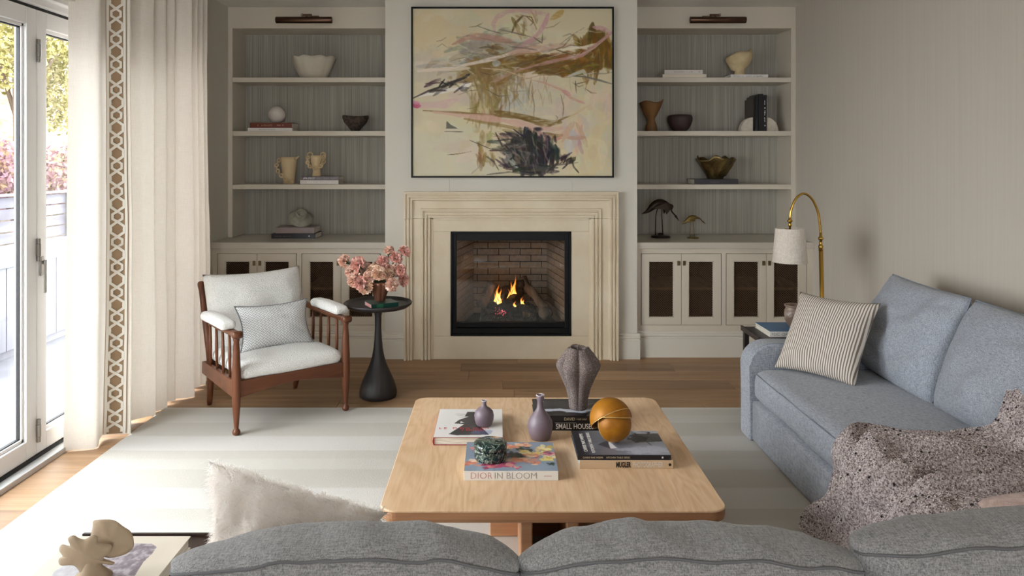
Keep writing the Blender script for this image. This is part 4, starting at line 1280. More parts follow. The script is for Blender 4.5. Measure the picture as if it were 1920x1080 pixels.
# top veneer boards: five boards side by side
mb = MB(); rings = [ttop(0, .3601), ttop(.001, .3638), ttop(.003, TZ)]
mb.add([p for r_ in rings for p in r_], [(i * n + k, i * n + (k + 1) % n, (i + 1) * n + (k + 1) % n, (i + 1) * n + k) for i in range(2) for k in range(n)] + [tuple(range(2 * n, 3 * n)), tuple(range(n))[::-1]])
mb.build('table_top', 'table', tb)
zr = .0115
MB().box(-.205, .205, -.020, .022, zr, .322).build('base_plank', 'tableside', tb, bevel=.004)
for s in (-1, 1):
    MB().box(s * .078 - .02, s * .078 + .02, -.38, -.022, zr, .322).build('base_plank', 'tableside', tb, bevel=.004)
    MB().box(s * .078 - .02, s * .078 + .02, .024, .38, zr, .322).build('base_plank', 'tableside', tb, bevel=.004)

# ================================================================== RIGHT SOFA (along the right wall)
rsf = thing('sofa', 'blue-grey linen sofa along the right wall with a long bench seat', 'sofa', (1.84, 2.92, 0))
def S(x0, x1, y0, y1, z0, z1, **k): return softbox(x0 - 1.84, x1 - 1.84, y0 - 2.92, y1 - 2.92, z0, z1, **k)
SF = 1.325
S(SF, 2.30, 1.96, 3.84, .012, .226, r=.018, n=10).build('base', 'sofa', rsf, smooth=True, merge=True)
S(SF - .004, 2.10, 1.975, 3.835, .230, .392, r=.055, crown=.026, n=26, wr=.006, seed=1).build('seat_cushion', 'sofa', rsf, smooth=True, merge=True)
S(2.05, 2.345, 1.95, 3.95, .05, .70, r=.06, n=12).build('back_frame', 'sofa', rsf, smooth=True, merge=True)
# arms: flat panels with a softly rolled front top corner
def sofa_arm(y0, y1):
    pr = [(SF - .012, .012), (SF - .012, .40)]
    for k in range(9):
        th = R(180 - 90 * k / 8)
        pr.append((SF - .012 + .13 + .13 * math.cos(th), .40 + .112 * math.sin(th)))
    pr += [(1.75, .508), (2.30, .515), (2.30, .012)]
    mb = MB().prism([(p[0] - 1.84, p[1]) for p in pr], y0 - 2.92, y1 - 2.92, 'y')
    mb.build('arm', 'sofa', rsf, bevel=.03, seg=5)
    MB().tube([(p[0] - 1.84 + .004, y0 - 2.92 + .012, p[1]) for p in pr[1:-1]], .004, 6).build('arm_seam', 'piping', rsf, smooth=True)
sofa_arm(3.835, 3.975)
sofa_arm(1.83, 1.965)
MB().tube([(SF + .004 - 1.84, -.93, .372), (SF + .004 - 1.84, .90, .372)], .0024, 6).build('seat_seam', 'piping', rsf, smooth=True)
def back_cushion(yc, w_, zc, tilt, seed, xo=0, yaw=0, t=.22, h=.50):
    o = pillow_mesh(w_, h, t, -.015, 30, .024, seed, .42, .012)
    e = MB().tube(pillow_edge(w_, h, -.015, 18, .012), .0035, 6, True)
    m = Matrix.Translation((2.005 + xo - 1.84, yc - 2.92, zc)) @ Matrix.Rotation(R(-90 + yaw), 4, 'Z') @ Matrix.Rotation(R(-tilt), 4, 'X')
    b_ = o.xf(m).build('back_cushion', 'sofa', rsf, smooth=True, merge=True)
    e.xf(m).build('cushion_seam', 'piping', b_, smooth=True)
back_cushion(3.565, .70, .630, 20, 3, -.01, -3)
back_cushion(2.860, .70, .625, 22, 8, .0, 2)
back_cushion(2.26, .52, .615, 20, 12)

# striped pillow in the far corner of the right sofa
def ticking():
    t = NT('ticking_stripe').set(.9, spec=.15)
    tc = t.n('ShaderNodeTexCoord'); sp = t.n('ShaderNodeSeparateXYZ'); t.l(tc.outputs['Object'], sp.inputs[0])
    wob = t.noise(t.coords(), 6, 2)
    f = t.math('FRACT', t.math('ADD', t.math('MULTIPLY', sp.outputs[0], 84.0), t.math('MULTIPLY', wob, .5)))
    t.color(t.ramp(f, [(.42, L((222, 214, 202))), (.50, L((128, 114, 106))), (.88, L((128, 114, 106))), (.96, L((222, 214, 202)))]))
    t.bump(t.noise(t.coords(), 400, 2), .2, .002)
    return t.m
sp_ = thing('striped_pillow', 'cream and brown ticking-striped pillow leaning in the sofa corner', 'pillow')
BLp, BRp = Vector((1.424, 3.80, .405)), Vector((1.665, 3.485, .405))
TLp, TRp = Vector((1.620, 3.925, .735)), Vector((1.865, 3.61, .755))
cen = (BLp + BRp + TLp + TRp) / 4 + Vector((.01, 0, .01))
basis(sp_, cen, BRp - BLp, (TLp + TRp) / 2 - (BLp + BRp) / 2)
pillow_mesh(.42, .44, .15, .08, 28, .012, 6, .5).build('cover', ticking(), sp_, smooth=True, merge=True)

# ---- chunky throw over the sofa
def throwmat():
    t = NT('nubby_knit').set(.95, spec=.1)
    v = t.coords()
    a = t.noise(v, 130, 2, .6); b = t.noise(v, 320, 2, .6)
    f = t.math('ADD', t.math('MULTIPLY', a, .55), t.math('MULTIPLY', b, .45))
    t.color(t.ramp(f, [(.36, L((92, 75, 74))), (.45, L((150, 134, 132))), (.53, L((198, 184, 182))), (.63, L((226, 216, 214)))]))
    t.bump(f, 1.0, .012)
    return t.m
TP = catmull([(2.10, 0, .80), (2.00, 0, .70), (1.90, 0, .565), (1.835, 0, .455), (1.74, 0, .424), (1.60, 0, .424), (1.45, 0, .420), (1.355, 0, .414), (1.305, 0, .375), (1.292, 0, .28), (1.285, 0, .17), (1.272, 0, .08), (1.245, 0, .028)], 8)
def thr(u, v):
    k = u * (len(TP) - 1); i = min(int(k), len(TP) - 2); p = TP[i].lerp(TP[i + 1], k - i)
    # far edge wanders; it flares a little where it hangs
    far = 2.66 + .12 * math.sin(min(1, u * 2.2) * PI / 2) + .03 * math.sin(u * 15) - .02 * math.cos(u * 31)
    far += .13 * max(0, (u - .62) / .38) ** 1.4
    near = 2.10 + .03 * math.sin(u * 11)
    y = near + (far - near) * v
    hang = max(0, min(1, (u - .60) / .12))
    fold = .030 * math.sin(v * 12 + u * 5 + 1.5 * math.sin(u * 9)) + .012 * math.sin(v * 25 - u * 7) + .02 * fbm(u * 6, v * 5, 4)
    if hang < 1: fold += .034 * math.exp(-((v - .52 - .10 * math.sin(u * 8)) / .035) ** 2) + .030 * math.exp(-((v - .30 + .08 * u) / .04) ** 2)
    fold = abs(fold) + .006
    nx, nz = -.35 - .65 * hang, 1 - hang * .95
    e = .006
    return (p.x + nx * (fold + e), y, p.z + nz * (fold + e))
tw = thing('knit_throw', 'brown and white nubby knitted throw draped over the right sofa', 'throw', (1.6, 2.45, 0))
mb = MB().grid(thr, 130, 90)
mb.v = [(a - 1.6, b - 2.45, c) for a, b, c in mb.v]
o = mb.build('throw_cloth', throwmat(), tw, smooth=True)
sd = o.modifiers.new('solid', 'SOLIDIFY'); sd.thickness = .008; sd.offset = 1
rs = random.Random(11)
for nm, cnt, mt, rr in (('pale_nubs', 7500, M('nub_white', (232, 222, 220), .95), (.0014, .0030)), ('dark_nubs', 4200, M('nub_dark', (74, 58, 57), .95), (.0014, .0028)), ('large_dark_nubs', 150, M('nub_black', (44, 36, 38), .95), (.0042, .0060)), ('large_pale_nubs', 150, M('nub_cream', (226, 216, 212), .95), (.0036, .0052))):
    mb = MB()
    for _ in range(cnt):
        u, v = rs.random(), rs.random() ** .8
        p = Vector(thr(u, v)) - Vector((1.6, 2.45, 0)); a = Vector(thr(min(1, u + .004), v)) - Vector(thr(max(0, u - .004), v)); b = Vector(thr(u, min(1, v + .004))) - Vector(thr(u, max(0, v - .004)))
        nn = a.cross(b).normalized()
        if nn.z < 0 and nn.x > 0: nn = -nn
        if nn.z < -.2: nn = -nn
        r_ = rs.uniform(*rr); p += nn * (r_ * .35 + .007)
        mb.add([p + Vector(d) * r_ for d in ((1, 0, 0), (0, 1, 0), (-1, 0, 0), (0, -1, 0), (0, 0, 1), (0, 0, -1))], [(0, 1, 4), (1, 2, 4), (2, 3, 4), (3, 0, 4), (1, 0, 5), (2, 1, 5), (3, 2, 5), (0, 3, 5)])
    me = bpy.data.meshes.new(nm); me.from_pydata(mb.v, [], mb.f); me.materials.append(mt)
    me.polygons.foreach_set('use_smooth', [True] * len(me.polygons))
    link(nm, me, tw, kind='stuff')
# blush pillow lying at the near end of that sofa
bp = thing('blush_pillow', 'blush fur pillow peeking over the near cushion, at the right edge', 'pillow')
basis(bp, (1.63, 2.07, .452), (1, .1, 0), (0, 1, .25))
pillow_mesh(.46, .20, .10, -.06, 22, .006, 3, .38).build('cover', M('blush_fur', (206, 178, 166), .95, bump=(220, .8, .008), var=(40, (186, 154, 142), .4, .6), Sheen_Weight=.4), bp, smooth=True, merge=True)

# ================================================================== NEAR SOFA (seen from behind)
ns = thing('sofa', 'grey linen sofa in the foreground seen from behind', 'sofa', (.36, 1.55, 0))
def N(x0, x1, y0, y1, z0, z1, **k): return softbox(x0 - .36, x1 - .36, y0 - 1.55, y1 - 1.55, z0, z1, **k)
N(-.60, 1.29, 1.08, 2.03, .03, .225, r=.02, n=8).build('base', 'sofanear', ns, smooth=True, merge=True)
N(-.58, 1.28, 1.36, 2.04, .228, .365, r=.04, crown=.012, n=16).build('seat_cushion', 'sofanear', ns, smooth=True, merge=True)
N(-.62, 1.29, 1.02, 1.20, .03, .62, r=.05, n=10).build('back_frame', 'sofanear', ns, smooth=True, merge=True)
N(-.66, -.585, 1.04, 2.03, .03, .42, r=.03, n=10).build('arm', 'sofanear', ns, smooth=True, merge=True)
N(1.285, 1.30, 1.04, 1.90, .03, .42, r=.006, n=6).build('arm', 'sofanear', ns, smooth=True, merge=True)
def near_cushion(x0, x1, ztop, seed, peak=.1, tip=.075, ydep=.0):
    """feather cushion: crowned top falling to pointed corners, seam along its back edge"""
    w_ = x1 - x0
    mb = MB()
    nu, nv = 72, 48
    zb = .37
    hz_ = (ztop - zb) / 2
    def fn(u, v):
        a = 2 * u - 1
        a = math.copysign(abs(a) ** .85, a)
        th = 2 * PI * v
        c, s_ = math.cos(th), math.sin(th)
        e = max(0, 1 - abs(a) ** 4) ** .5
        q = (a - peak) / (1 - peak) if a > peak else (a - peak) / (1 + peak)
        ce = max(0, 1 - abs(q) ** 2.6)
        hy_ = .095 * (.12 + .88 * e)
        yy = hy_ * math.copysign(abs(c) ** .65, c)
        zz = hz_ * math.copysign(abs(s_) ** .38, s_)
        zz -= (1 - ce) * tip * max(0, min(1, .5 + zz / hz_ * .5)) ** .5
        top = max(0, s_)
        wv = fbm(a * 1.3 + seed, yy * 5, seed) * .006 + fbm(a * 4 + seed, yy * 12 + zz * 3, zz * 5 + seed) * .004
        pul = .003 * math.sin(a * 13 + seed + 26 * yy) * top * e * (.4 + .6 * math.sin(a * 3 + seed) ** 2)
        below = max(0, min(1, (hz_ * .78 - zz) / .13))
        xx = w_ / 2 * a * (1 - .075 * below * abs(a) ** 3)
        return (x0 + w_ / 2 + xx - .36, 1.355 + ydep + yy - 1.55 + wv * .5, zb + hz_ + zz + (wv + pul) * top * e)
    mb.grid(fn, nu, nv, False, True)
    mb.f += [tuple(range(nv))[::-1], tuple(range((nu - 1) * nv, nu * nv))]
    c_ = mb.build('back_cushion', 'sofanear', ns, smooth=True, label='grey feather back cushion')
    pts = [Vector(fn(k / 71, .350)) + Vector((0, -.001, .0005)) for k in range(72)]
    MB().tube(pts, .0026, 6).build('cushion_seam', M('seam_grey', (98, 97, 99), .9) if 'seam_grey' not in bpy.data.materials else bpy.data.materials['seam_grey'], c_, smooth=True)
near_cushion(-.596, .048, .784, 1, .25, .054)
near_cushion(.038, .672, .786, 5.3, -.1, .052)
near_cushion(.650, 1.275, .812, 9.1, .35, .045)

# white shaggy pillow
fp_ = thing('shaggy_pillow', 'white shaggy fur pillow behind the left foreground sofa cushion', 'pillow')
TLf = Vector((-.660, 1.70, .772))
fx = Vector((.41, -.035, -.100)).normalized(); fz = Vector((.10, .10, .40)); fz = (fz - fx * fz.dot(fx)).normalized()
basis(fp_, TLf + fx * .215 - fz * .212, fx, fz)
MAT['fur'] = curtainmat('white_fur', (246, 240, 234), (252, 248, 244), .4)
pm = pillow_mesh(.43, .424, .17, .36, 30, .022, 9, .5, 0, .04)
pb = pm.build('cover', 'fur', fp_, smooth=True, merge=True)
rs = random.Random(3)
mb = MB()
me = pb.data; me.update()
polys = [p for p in me.polygons]
ar = np.array([p.area for p in polys]); cum = np.cumsum(ar / ar.sum())
for _ in range(52000):
    p = polys[min(len(polys) - 1, int(np.searchsorted(cum, rs.random())))]
    vs = [me.vertices[i].co for i in p.vertices]
    a, b = rs.random(), rs.random()
    q = vs[0].lerp(vs[1], a).lerp(vs[-1].lerp(vs[2], a), b)
    nn = p.normal.copy()
    cl_ = Vector((fbm(q.x * 38, q.y * 38, q.z * 38), fbm(q.x * 38, q.y * 38, q.z * 38 + 9), fbm(q.x * 38 + 7, q.y * 38, q.z * 38))) * 1.5
    d = (nn + cl_ + Vector((rs.gauss(0, .3), rs.gauss(0, .3), rs.gauss(-.2, .3)))).normalized()
    ln = rs.uniform(.009, .023); s = d.orthogonal().normalized() * .0005
    mid = q + d * ln * .55; tip = q + d * ln + Vector((rs.gauss(0, .004), rs.gauss(0, .004), -.004))
    mb.add([q - s, q + s, mid + s * .8, mid - s * .8, tip], [(0, 1, 2, 3), (3, 2, 4)])
fm = bpy.data.meshes.new('fur'); fm.from_pydata(mb.v, [], mb.f); fm.materials.append(MAT['fur'])
link('fur', fm, fp_, kind='stuff')

# ================================================================== FLOOR LAMP
lm = thing('floor_lamp', 'arched brass floor lamp with cream linen shade behind the sofa arm', 'floor lamp', (1.995, 4.5, 0))
MB().lathe([(0, 0), (.13, 0), (.135, .006), (.130, .018), (.05, .024), (.02, .04), (0, .04)], 40).build('base', 'brass', lm, smooth=True)
MB().tube([(0, 0, .03), (-.018, 0, .93)], .0125, 16).build('lower_pole', 'brass', lm, smooth=True)
MB().lathe([(0, .0), (.013, 0), (.014, .03), (.010, .034), (.0085, .06), (.014, .065), (.0165, .072), (.014, .079), (.0085, .085), (.008, .11), (0, .11)], 16, (-.019, 0, .92)).build('coupling', 'brass', lm, smooth=True)
arc = catmull([(-.020, 0, 1.02), (-.026, 0, 1.09), (-.040, 0, 1.165), (-.075, 0, 1.235), (-.122, 0, 1.265), (-.170, 0, 1.235), (-.200, 0, 1.165), (-.206, 0, 1.11)], 8)
MB().tube(arc, .0072, 12).build('arched_arm', 'brass', lm, smooth=True)
MB().lathe([(0, 0), (.006, 0), (.0065, .02), (.011, .026), (.0075, .034), (.0075, .044), (.015, .05), (.0165, .055), (.010, .062), (.007, .075), (0, .075)], 16, (-.207, 0, 1.045)).build('swivel', 'brass', lm, smooth=True)
SHX = -.207
sh = MB().lathe([(.102, 0), (.085, .208)], 48).build
ms = MB(); prof2 = [(.1015, 0), (.0845, .206), (.0825, .206), (.0995, 0), (.1015, 0)]
vs = []; n = 48
for r_, z in prof2[:-1]:
    for k in range(n): vs.append((r_ * math.cos(2 * PI * k / n), r_ * math.sin(2 * PI * k / n), z))
ms.add(vs, [(i * n + k, i * n + (k + 1) % n, ((i + 1) % 4) * n + (k + 1) % n, ((i + 1) % 4) * n + k) for i in range(4) for k in range(n)])
at(ms, (SHX, 0, .848))
ms.build('lamp_shade', 'shade', lm, smooth=False)
so = MB().tube([(SHX - .082, 0, 1.045), (SHX + .082, 0, 1.045)], .002, 6).tube([(SHX, -.082, 1.045), (SHX, .082, 1.045)], .002, 6)
so.build('shade_spider', 'brass', lm)
MB().lathe([(0, -.05), (.018, -.04), (.022, -.02), (.016, .0), (.012, .03), (0, .03)], 14, (SHX, 0, 1.0)).build('bulb', M('bulb_glass', (235, 230, 220), .3), lm, smooth=True)

# ================================================================== SIDE TABLES
dk = thing('side_table', 'small dark wood side table behind the right sofa arm', 'side table', (1.66, 4.17, 0))
MB().box(-.235, .24, -.155, .14, .478, .50).build('table_top', 'darkwood', dk, bevel=.003)
MB().box(-.235, -.223, -.155, .14, .50, .506).build('lip', 'darkwood', dk)
for a in (-.21, .21):
    for b in (-.135, .12):
        MB().box(a - .014, a + .014, b - .014, b + .014, 0, .478).build('leg', 'darkwood', dk, bevel=.002)
MB().box(-.2, .2, -.125, -.11, .43, .478).build('apron', 'darkwood', dk)
nk = thing('side_table', 'dark brown side table under the large cream book, bottom left corner', 'side table', (-.847, 1.56, 0))
MAT['espresso'] = M('espresso_wood', (58, 40, 34), .35, var=(30, (44, 30, 26), .35, .65), stretch=(1, .2, 1))
MB().box(-.157, .157, -.26, .243, .535, .55).build('table_top', 'espresso', nk, bevel=.002)
MB().box(-.157, .157, .235, .243, .55, .556).build('rim', 'espresso', nk)
for a in (-.14, .14):
    for b in (-.24, .225):
        MB().box(a - .013, a + .013, b - .013, b + .013, 0.011, .535).build('leg', 'espresso', nk, bevel=.002)

# ================================================================== BOOKS
def bookmat(name, rgb, rough=.35):
    if name not in MAT: MAT[name] = M(name, rgb, rough)
    return name
def book(w, d, t, mat, label, loc, rz=0, spine='front', ct=.0022, page='page', group=None, rnd=False, upright=False):
    """lying book: local x 0..w, y 0..d, z 0..t, front edge at y = 0"""
    o = thing('book', label, 'book', loc, rz, group)
    c = MB().box(0, w, 0, d, 0, ct).box(0, w, 0, d, t - ct, t)
    i = .004
    if spine == 'front':
        c.box(0, w, 0, ct, ct, t - ct); pg = (i, w - i, ct, d - i)
    elif spine == 'left':
        if rnd:
            arc_ = [(-.004 * math.sin(PI * k / 8), t * k / 8) for k in range(9)] + [(ct, t), (ct, 0)]
            c.prism(arc_, 0, d, 'y')
        else: c.box(0, ct, 0, d, ct, t - ct)
        pg = (ct, w - i, i, d - i)
    else:
        c.box(0, w, d - ct, d, ct, t - ct); pg = (i, w - i, i, d - ct)
    c.build('cover', mat, o, bevel=.0006, seg=1)
    MB().box(pg[0], pg[1], pg[2], pg[3], ct, t - ct).build('pages', page, o)
    return o
def bars(parent, x, z, w, h, mat, n, seed, y=-.0004, name='lettering', flat=False):
    """a line of tiny worn letters too small to read"""
    rs = random.Random(seed); mb = MB(); q = x
    step = w / n
    for k in range(n):
        if rs.random() < .12: q += step; continue
        a = step * .62
        segs = [(0, .22, 0, 1), (.78, 1, 0, 1), (0, 1, .82, 1), (0, 1, 0, .18), (0, 1, .42, .58), (.4, .6, 0, 1)]
        for s in rs.sample(segs, rs.choice((2, 3, 3))):
            if flat: mb.box(q + a * s[0], q + a * s[1], z + h * s[2], z + h * s[3], y, y + .0004)
            else: mb.box(q + a * s[0], q + a * s[1], y, y + .0004, z + h * s[2], z + h * s[3])
        q += step
    return mb.build(name, mat, parent)
MAT['ink_white'] = M('ink_white', (238, 234, 228), .5)
MAT['ink_grey'] = M('ink_grey', (128, 122, 118), .5)
MAT['ink_black'] = M('ink_black', (24, 20, 20), .5)
MAT['ink_red'] = M('ink_red', (206, 60, 66), .5)
MAT['ink_rose'] = M('ink_rose', (196, 112, 116), .5)
MAT['ink_gold'] = M('ink_gold', (200, 184, 150), .5)
bookmat('cover_black', (24, 22, 24)); bookmat('cover_white', (226, 222, 216)); bookmat('cover_red', (140, 24, 40)); bookmat('cover_cream', (226, 214, 196))
bookmat('cover_kraft', (206, 178, 146), .6); bookmat('cover_rust', (112, 50, 34)); bookmat('cover_mauve', (150, 132, 130)); bookmat('cover_plum', (96, 78, 82), .25)
bookmat('cover_navy', (26, 24, 34)); bookmat('cover_green', (20, 60, 52)); bookmat('cover_blue', (52, 110, 166)); bookmat('cover_pale', (216, 208, 200)); bookmat('cover_dusk', (50, 46, 52)); bookmat('cover_brown', (54, 42, 34))
MAT['page_pink'] = M('page_pink', (206, 150, 146), .85)
MAT['page_blue'] = M('page_blue', (176, 204, 232), .7)

def T(x0, x1, y0, y1, t, mat, label, **k):
    return book(x1 - x0, y1 - y0, t, mat, label, (x0, y0, k.pop('z', TZ)), **k)

# ---- coffee table: white book with the red spine, page edges to the front
b1 = T(-.241, .026, 2.855, 3.180, .031, 'cover_red', 'white book with red boards under the small lilac bottle', spine='left', rnd=True)
pw, ph = .267, .325
A = Paint(150, 180, 267, 325, (226, 223, 220))
A.blend(A.noise(6, 6) * .25, (212, 212, 214))
gar = [(78, 178), (100, 135), (150, 92), (128, 92), (140, 30), (205, 28), (215, 62), (200, 74), (232, 120), (262, 180), (200, 182), (262, 312), (98, 318), (58, 306), (120, 205), (130, 188)]
A.poly([(q[0] * .78 + 10, q[1] * .93 + 8) for q in gar], (58, 56, 58))
for k in range(12):
    A.stroke([(70 + 9 * k, 60 + 21 * k % 230), (130 + 5 * k, 70 + 23 * k % 220)], 3, (96, 94, 96), .5, .4)
A.poly([(95, 150), (112, 160), (95, 172)], (232, 230, 228))
A.blob(190, 270, 40, 30, (110, 124, 168), .5, .4)
panel('cover_art', pw, ph, 150, 180, A.im, 'print', b1, (0, 0, .0312))
text('L E   D I', .026, 'ink_red', b1, (.012, .088, .0316), width=.085)
bars(b1, .100, .086, .115, .016, 'ink_red', 12, 5, y=.0316, flat=True)
bars(b1, .105, .068, .090, .012, 'ink_red', 10, 6, y=.0316, flat=True)

# ---- DIOR IN BLOOM
b2 = T(-.110, .214, 2.540, 2.800, .033, 'cover_white', 'floral-covered book with white spine under the green marble box', spine='front')
A = Paint(180, 150, 324, 260, (128, 142, 160))
A.blend(A.noise(5, 4) * .6, (150, 164, 180))
rs = random.Random(2)
def bloomblob(cx_, cy_, r_, cols):
    for k in range(16):
        a_ = rs.uniform(0, 6.3); q = r_ * rs.uniform(0, .8)
        A.blob(cx_ + q * math.cos(a_), cy_ + q * math.sin(a_) * .8, r_ * rs.uniform(.18, .42), r_ * rs.uniform(.14, .32), rs.choice(cols), .9, .5, (20, 18), .3)
pinks = [(206, 120, 140), (190, 70, 104), (226, 170, 160), (150, 52, 84), (226, 150, 140)]
yel = [(226, 206, 120), (236, 222, 170), (206, 176, 84), (232, 196, 140)]
peach = [(230, 178, 140), (214, 138, 110), (236, 206, 180), (196, 104, 90)]
dark = [(44, 50, 54), (30, 40, 44), (60, 80, 74)]
bloomblob(120, 70, 50, dark); bloomblob(205, 70, 46, dark); bloomblob(180, 130, 46, dark)
for c_ in ((40, 60, 34, pinks), (60, 130, 40, pinks), (30, 190, 40, peach), (90, 214, 44, pinks), (150, 205, 36, pinks), (170, 40, 38, peach), (214, 30, 36, peach), (110, 24, 30, pinks),
           (190, 165, 44, peach), (240, 130, 46, peach), (235, 185, 36, peach), (290, 60, 40, yel), (262, 100, 30, yel), (300, 150, 40, yel), (215, 95, 30, yel), (305, 110, 28, pinks), (130, 120, 40, pinks), (306, 200, 20, dark), (180, 232, 22, pinks)):
    bloomblob(*c_)
panel('cover_art', .324, .26, 180, 150, A.im, 'print', b2, (0, 0, .0333))
text('DIOR', .030, 'ink_rose', b2, (.020, -.0004, .006), FRONT, width=.074, off=-.0007, sy=1.05)
text('IN BLOOM', .030, 'ink_grey', b2, (.103, -.0004, .006), FRONT, width=.143, off=-.0007, sy=1.05)
bars(b2, .276, .013, .026, .0035, 'ink_rose', 9, 3)

# ---- SMALL HOUSES below, DAVID above
b3 = T(.160, .474, 3.010, 3.222, .034, 'cover_black', 'thick black book lettered SMALL HOUSES under another book and the ribbed vase', spine='front', page='page_blue')
text('SMALL HOUSES', .030, 'ink_white', b3, (.083, -.0004, .0075), FRONT, width=.154, off=.0003)
MB().box(.080, .165, -.0004, 0, .0315, .0322).build('rule', 'ink_white', b3)
b4 = T(.157, .470, 3.012, 3.226, .026, 'cover_black', 'black photographic book lettered DAVID directly under the ribbed vase', spine='front', z=TZ + .034, page='page_blue')
text('DAVID', .017, 'ink_gold', b4, (.120, -.0004, .007), FRONT, width=.043, off=.0001)
bars(b4, .172, .009, .042, .006, 'ink_gold', 15, 8)
A = Paint(120, 90, 313, 214, (30, 29, 33))
A.blob(150, 60, 150, 40, (48, 48, 56), .7, .5)
A.stroke([(20, 150), (110, 140), (180, 165), (250, 135), (313, 140)], 20, (196, 200, 214), .95, .3); A.stroke([(0, 190), (120, 178), (200, 196), (313, 188)], 12, (20, 20, 24), 1, .1)
A.stroke([(150, 150), (210, 90), (290, 40)], 4, (120, 122, 134), .8, .3)
panel('cover_art', .313, .214, 120, 90, A.im, 'print', b4, (0, 0, .0263))
# the single letter on the cover corner
text('D', .028, 'ink_white', b4, (.028, .165, .0268), off=.0004)
text('S', .022, 'ink_white', b4, (.028, .135, .0268))

# ---- MUGLER and the photography book
b5 = T(.298, .632, 2.637, 2.875, .029, 'cover_kraft', 'kraft-spined book lettered MUGLER below the photography book', spine='front', page='page_blue')
text('MUGLER', .024, 'ink_black', b5, (.130, -.0004, .0055), FRONT, width=.053, off=.0009, sy=1.1)
text('PHOTOGRAPHER', .024, 'cover_pale', b5, (.189, -.0004, .0055), FRONT, width=.108, off=.0004, sy=1.1)
MB().lathe([(0, 0), (.0052, 0), (.0052, .0004), (0, .0004)], 14).xf(Matrix.Translation((.322, 0, .0145)) @ Matrix.Rotation(PI / 2, 4, 'X')).build('emblem', 'ink_black', b5)
b6 = T(.292, .625, 2.642, 2.880, .018, 'cover_navy', 'dark photography book with a lamp on its cover under the amber sculpture', spine='front', z=TZ + .029, page='page_blue')
text('CARRIE MAE WEEMS', .0085, 'ink_gold', b6, (.018, -.0004, .006), FRONT, width=.072)
text('KITCHEN TABLE SERIES', .0085, 'ink_gold', b6, (.102, -.0004, .006), FRONT, width=.084)
MB().box(.300, .306, -.0004, 0, .006, .012).build('emblem', 'ink_white', b6)
A = Paint(150, 110, 333, 238, (92, 92, 102))
A.blend(np.clip((A.X - 60) / 200, 0, 1) * .8, (168, 170, 182)); A.blend(np.clip((60 - A.X) / 40, 0, 1), (36, 36, 42))
A.blob(130, 160, 90, 50, (120, 120, 132), .5, .3); A.blob(250, 190, 110, 36, (186, 188, 200), .7, .3)
A.poly([(84, 140), (128, 98), (126, 180)], (66, 66, 74)); A.poly([(128, 98), (152, 176), (126, 178)], (222, 222, 228))
A.poly([(230, 30), (333, 30), (333, 110), (240, 120)], (84, 82, 80), .8); A.blob(250, 70, 40, 40, (40, 38, 40), .9, .6)
A.poly([(236, 0), (333, 0), (333, 26), (250, 34)], (198, 200, 212), .9); A.stroke([(262, 8), (300, 16), (290, 40)], 4, (40, 38, 40), .9, .3); A.stroke([(270, 110), (282, 150)], 3, (44, 42, 46), .8, .3)
panel('cover_art', .333, .238, 150, 110, A.im, 'print', b6, (0, 0, .0183))
text('CARRIE MAE WEEMS', .019, 'ink_white', b6, (.040, .030, .0187), (0, 0, PI / 2), width=.175)
text('KITCHEN TABLE SERIES', .017, 'ink_white', b6, (.066, .020, .0187), (0, 0, PI / 2), width=.195)

# ================================================================== CERAMICS AND OBJECTS ON THE COFFEE TABLE
MAT['lilac'] = M('lilac_glaze', (120, 106, 116), .42, var=(8, (104, 88, 94), .35, .7), bump=(160, .05, .002))
def bottle(label, loc, prof_, n=32):
    t = thing('bottle_vase', label, 'vase', loc)
    i_ = [(max(r_ - .005, .001), z) for r_, z in prof_ if z > .01][::-1]
    MB().lathe(prof_ + i_ + [(0, .012)], n).build('body', 'lilac', t, smooth=True)
    rm_ = MB().tube([(prof_[-1][0] * math.cos(2 * PI * k / 28) * .94, prof_[-1][0] * math.sin(2 * PI * k / 28) * .94, prof_[-1][1]) for k in range(28)], .0016, 6, True)
    rm_.build('rim', M('rim_glaze', (206, 196, 196), .3) if 'rim_glaze' not in bpy.data.materials else bpy.data.materials['rim_glaze'], t, smooth=True)
bottle('small squat lilac bottle vase on the white book', (-.048, 2.985, TZ + .0322),
       [(0, 0), (.028, 0), (.032, .004), (.038, .022), (.0395, .04), (.036, .056), (.024, .068), (.0125, .075), (.0095, .082), (.009, .092), (.012, .099)])
bottle('taller long-necked lilac bottle vase beside the SMALL HOUSES book', (.175, 2.925, TZ + .0005),
       [(0, 0), (.034, 0), (.038, .003), (.046, .025), (.0500, .052), (.047, .072), (.034, .094), (.021, .108), (.0135, .122), (.0115, .138), (.0115, .148), (.0155, .158), (.0150, .165), (.0165, .172)])
# ribbed stoneware vase: six bulging lobes that fold at the mouth
def speckle(name, a, b):
    t = NT(name).set(.85, spec=.2)
    v = t.coords()
    f = t.noise(v, 430, 2, .7); g = t.noise(v, 7, 2)
    c = t.mix(g, L(a), L(b))
    t.color(t.mix(t.ramp(f, [(.58, (0, 0, 0, 1)), (.66, (1, 1, 1, 1))]), c, L((206, 198, 190))))
    t.bump(f, .5, .004)
    return t.m
rv = [(0, 0), (.036, 0), (.038, .005), (.041, .04), (.052, .085), (.072, .13), (.090, .168), (.0935, .182), (.086, .20), (.066, .228), (.048, .25), (.043, .256), (.036, .25), (.045, .215), (.05, .16), (.03, .05), (0, .03)]
v1 = MB().lathe(rv, 96, rf=lambda th, t: 1 - (.34 * min(1, t * 2.2 + .12)) * (1 - abs(math.cos(th * 3 + .25)) ** .5) * (1 if t > .1 else .35) * (1 if t < .62 else .7), zf=lambda th, t: (.003 * math.cos(th * 3 + 1) if .55 < t < .8 else 0)).build('ribbed_vase', speckle('grey_stoneware', (112, 98, 94), (92, 80, 78)), smooth=True)
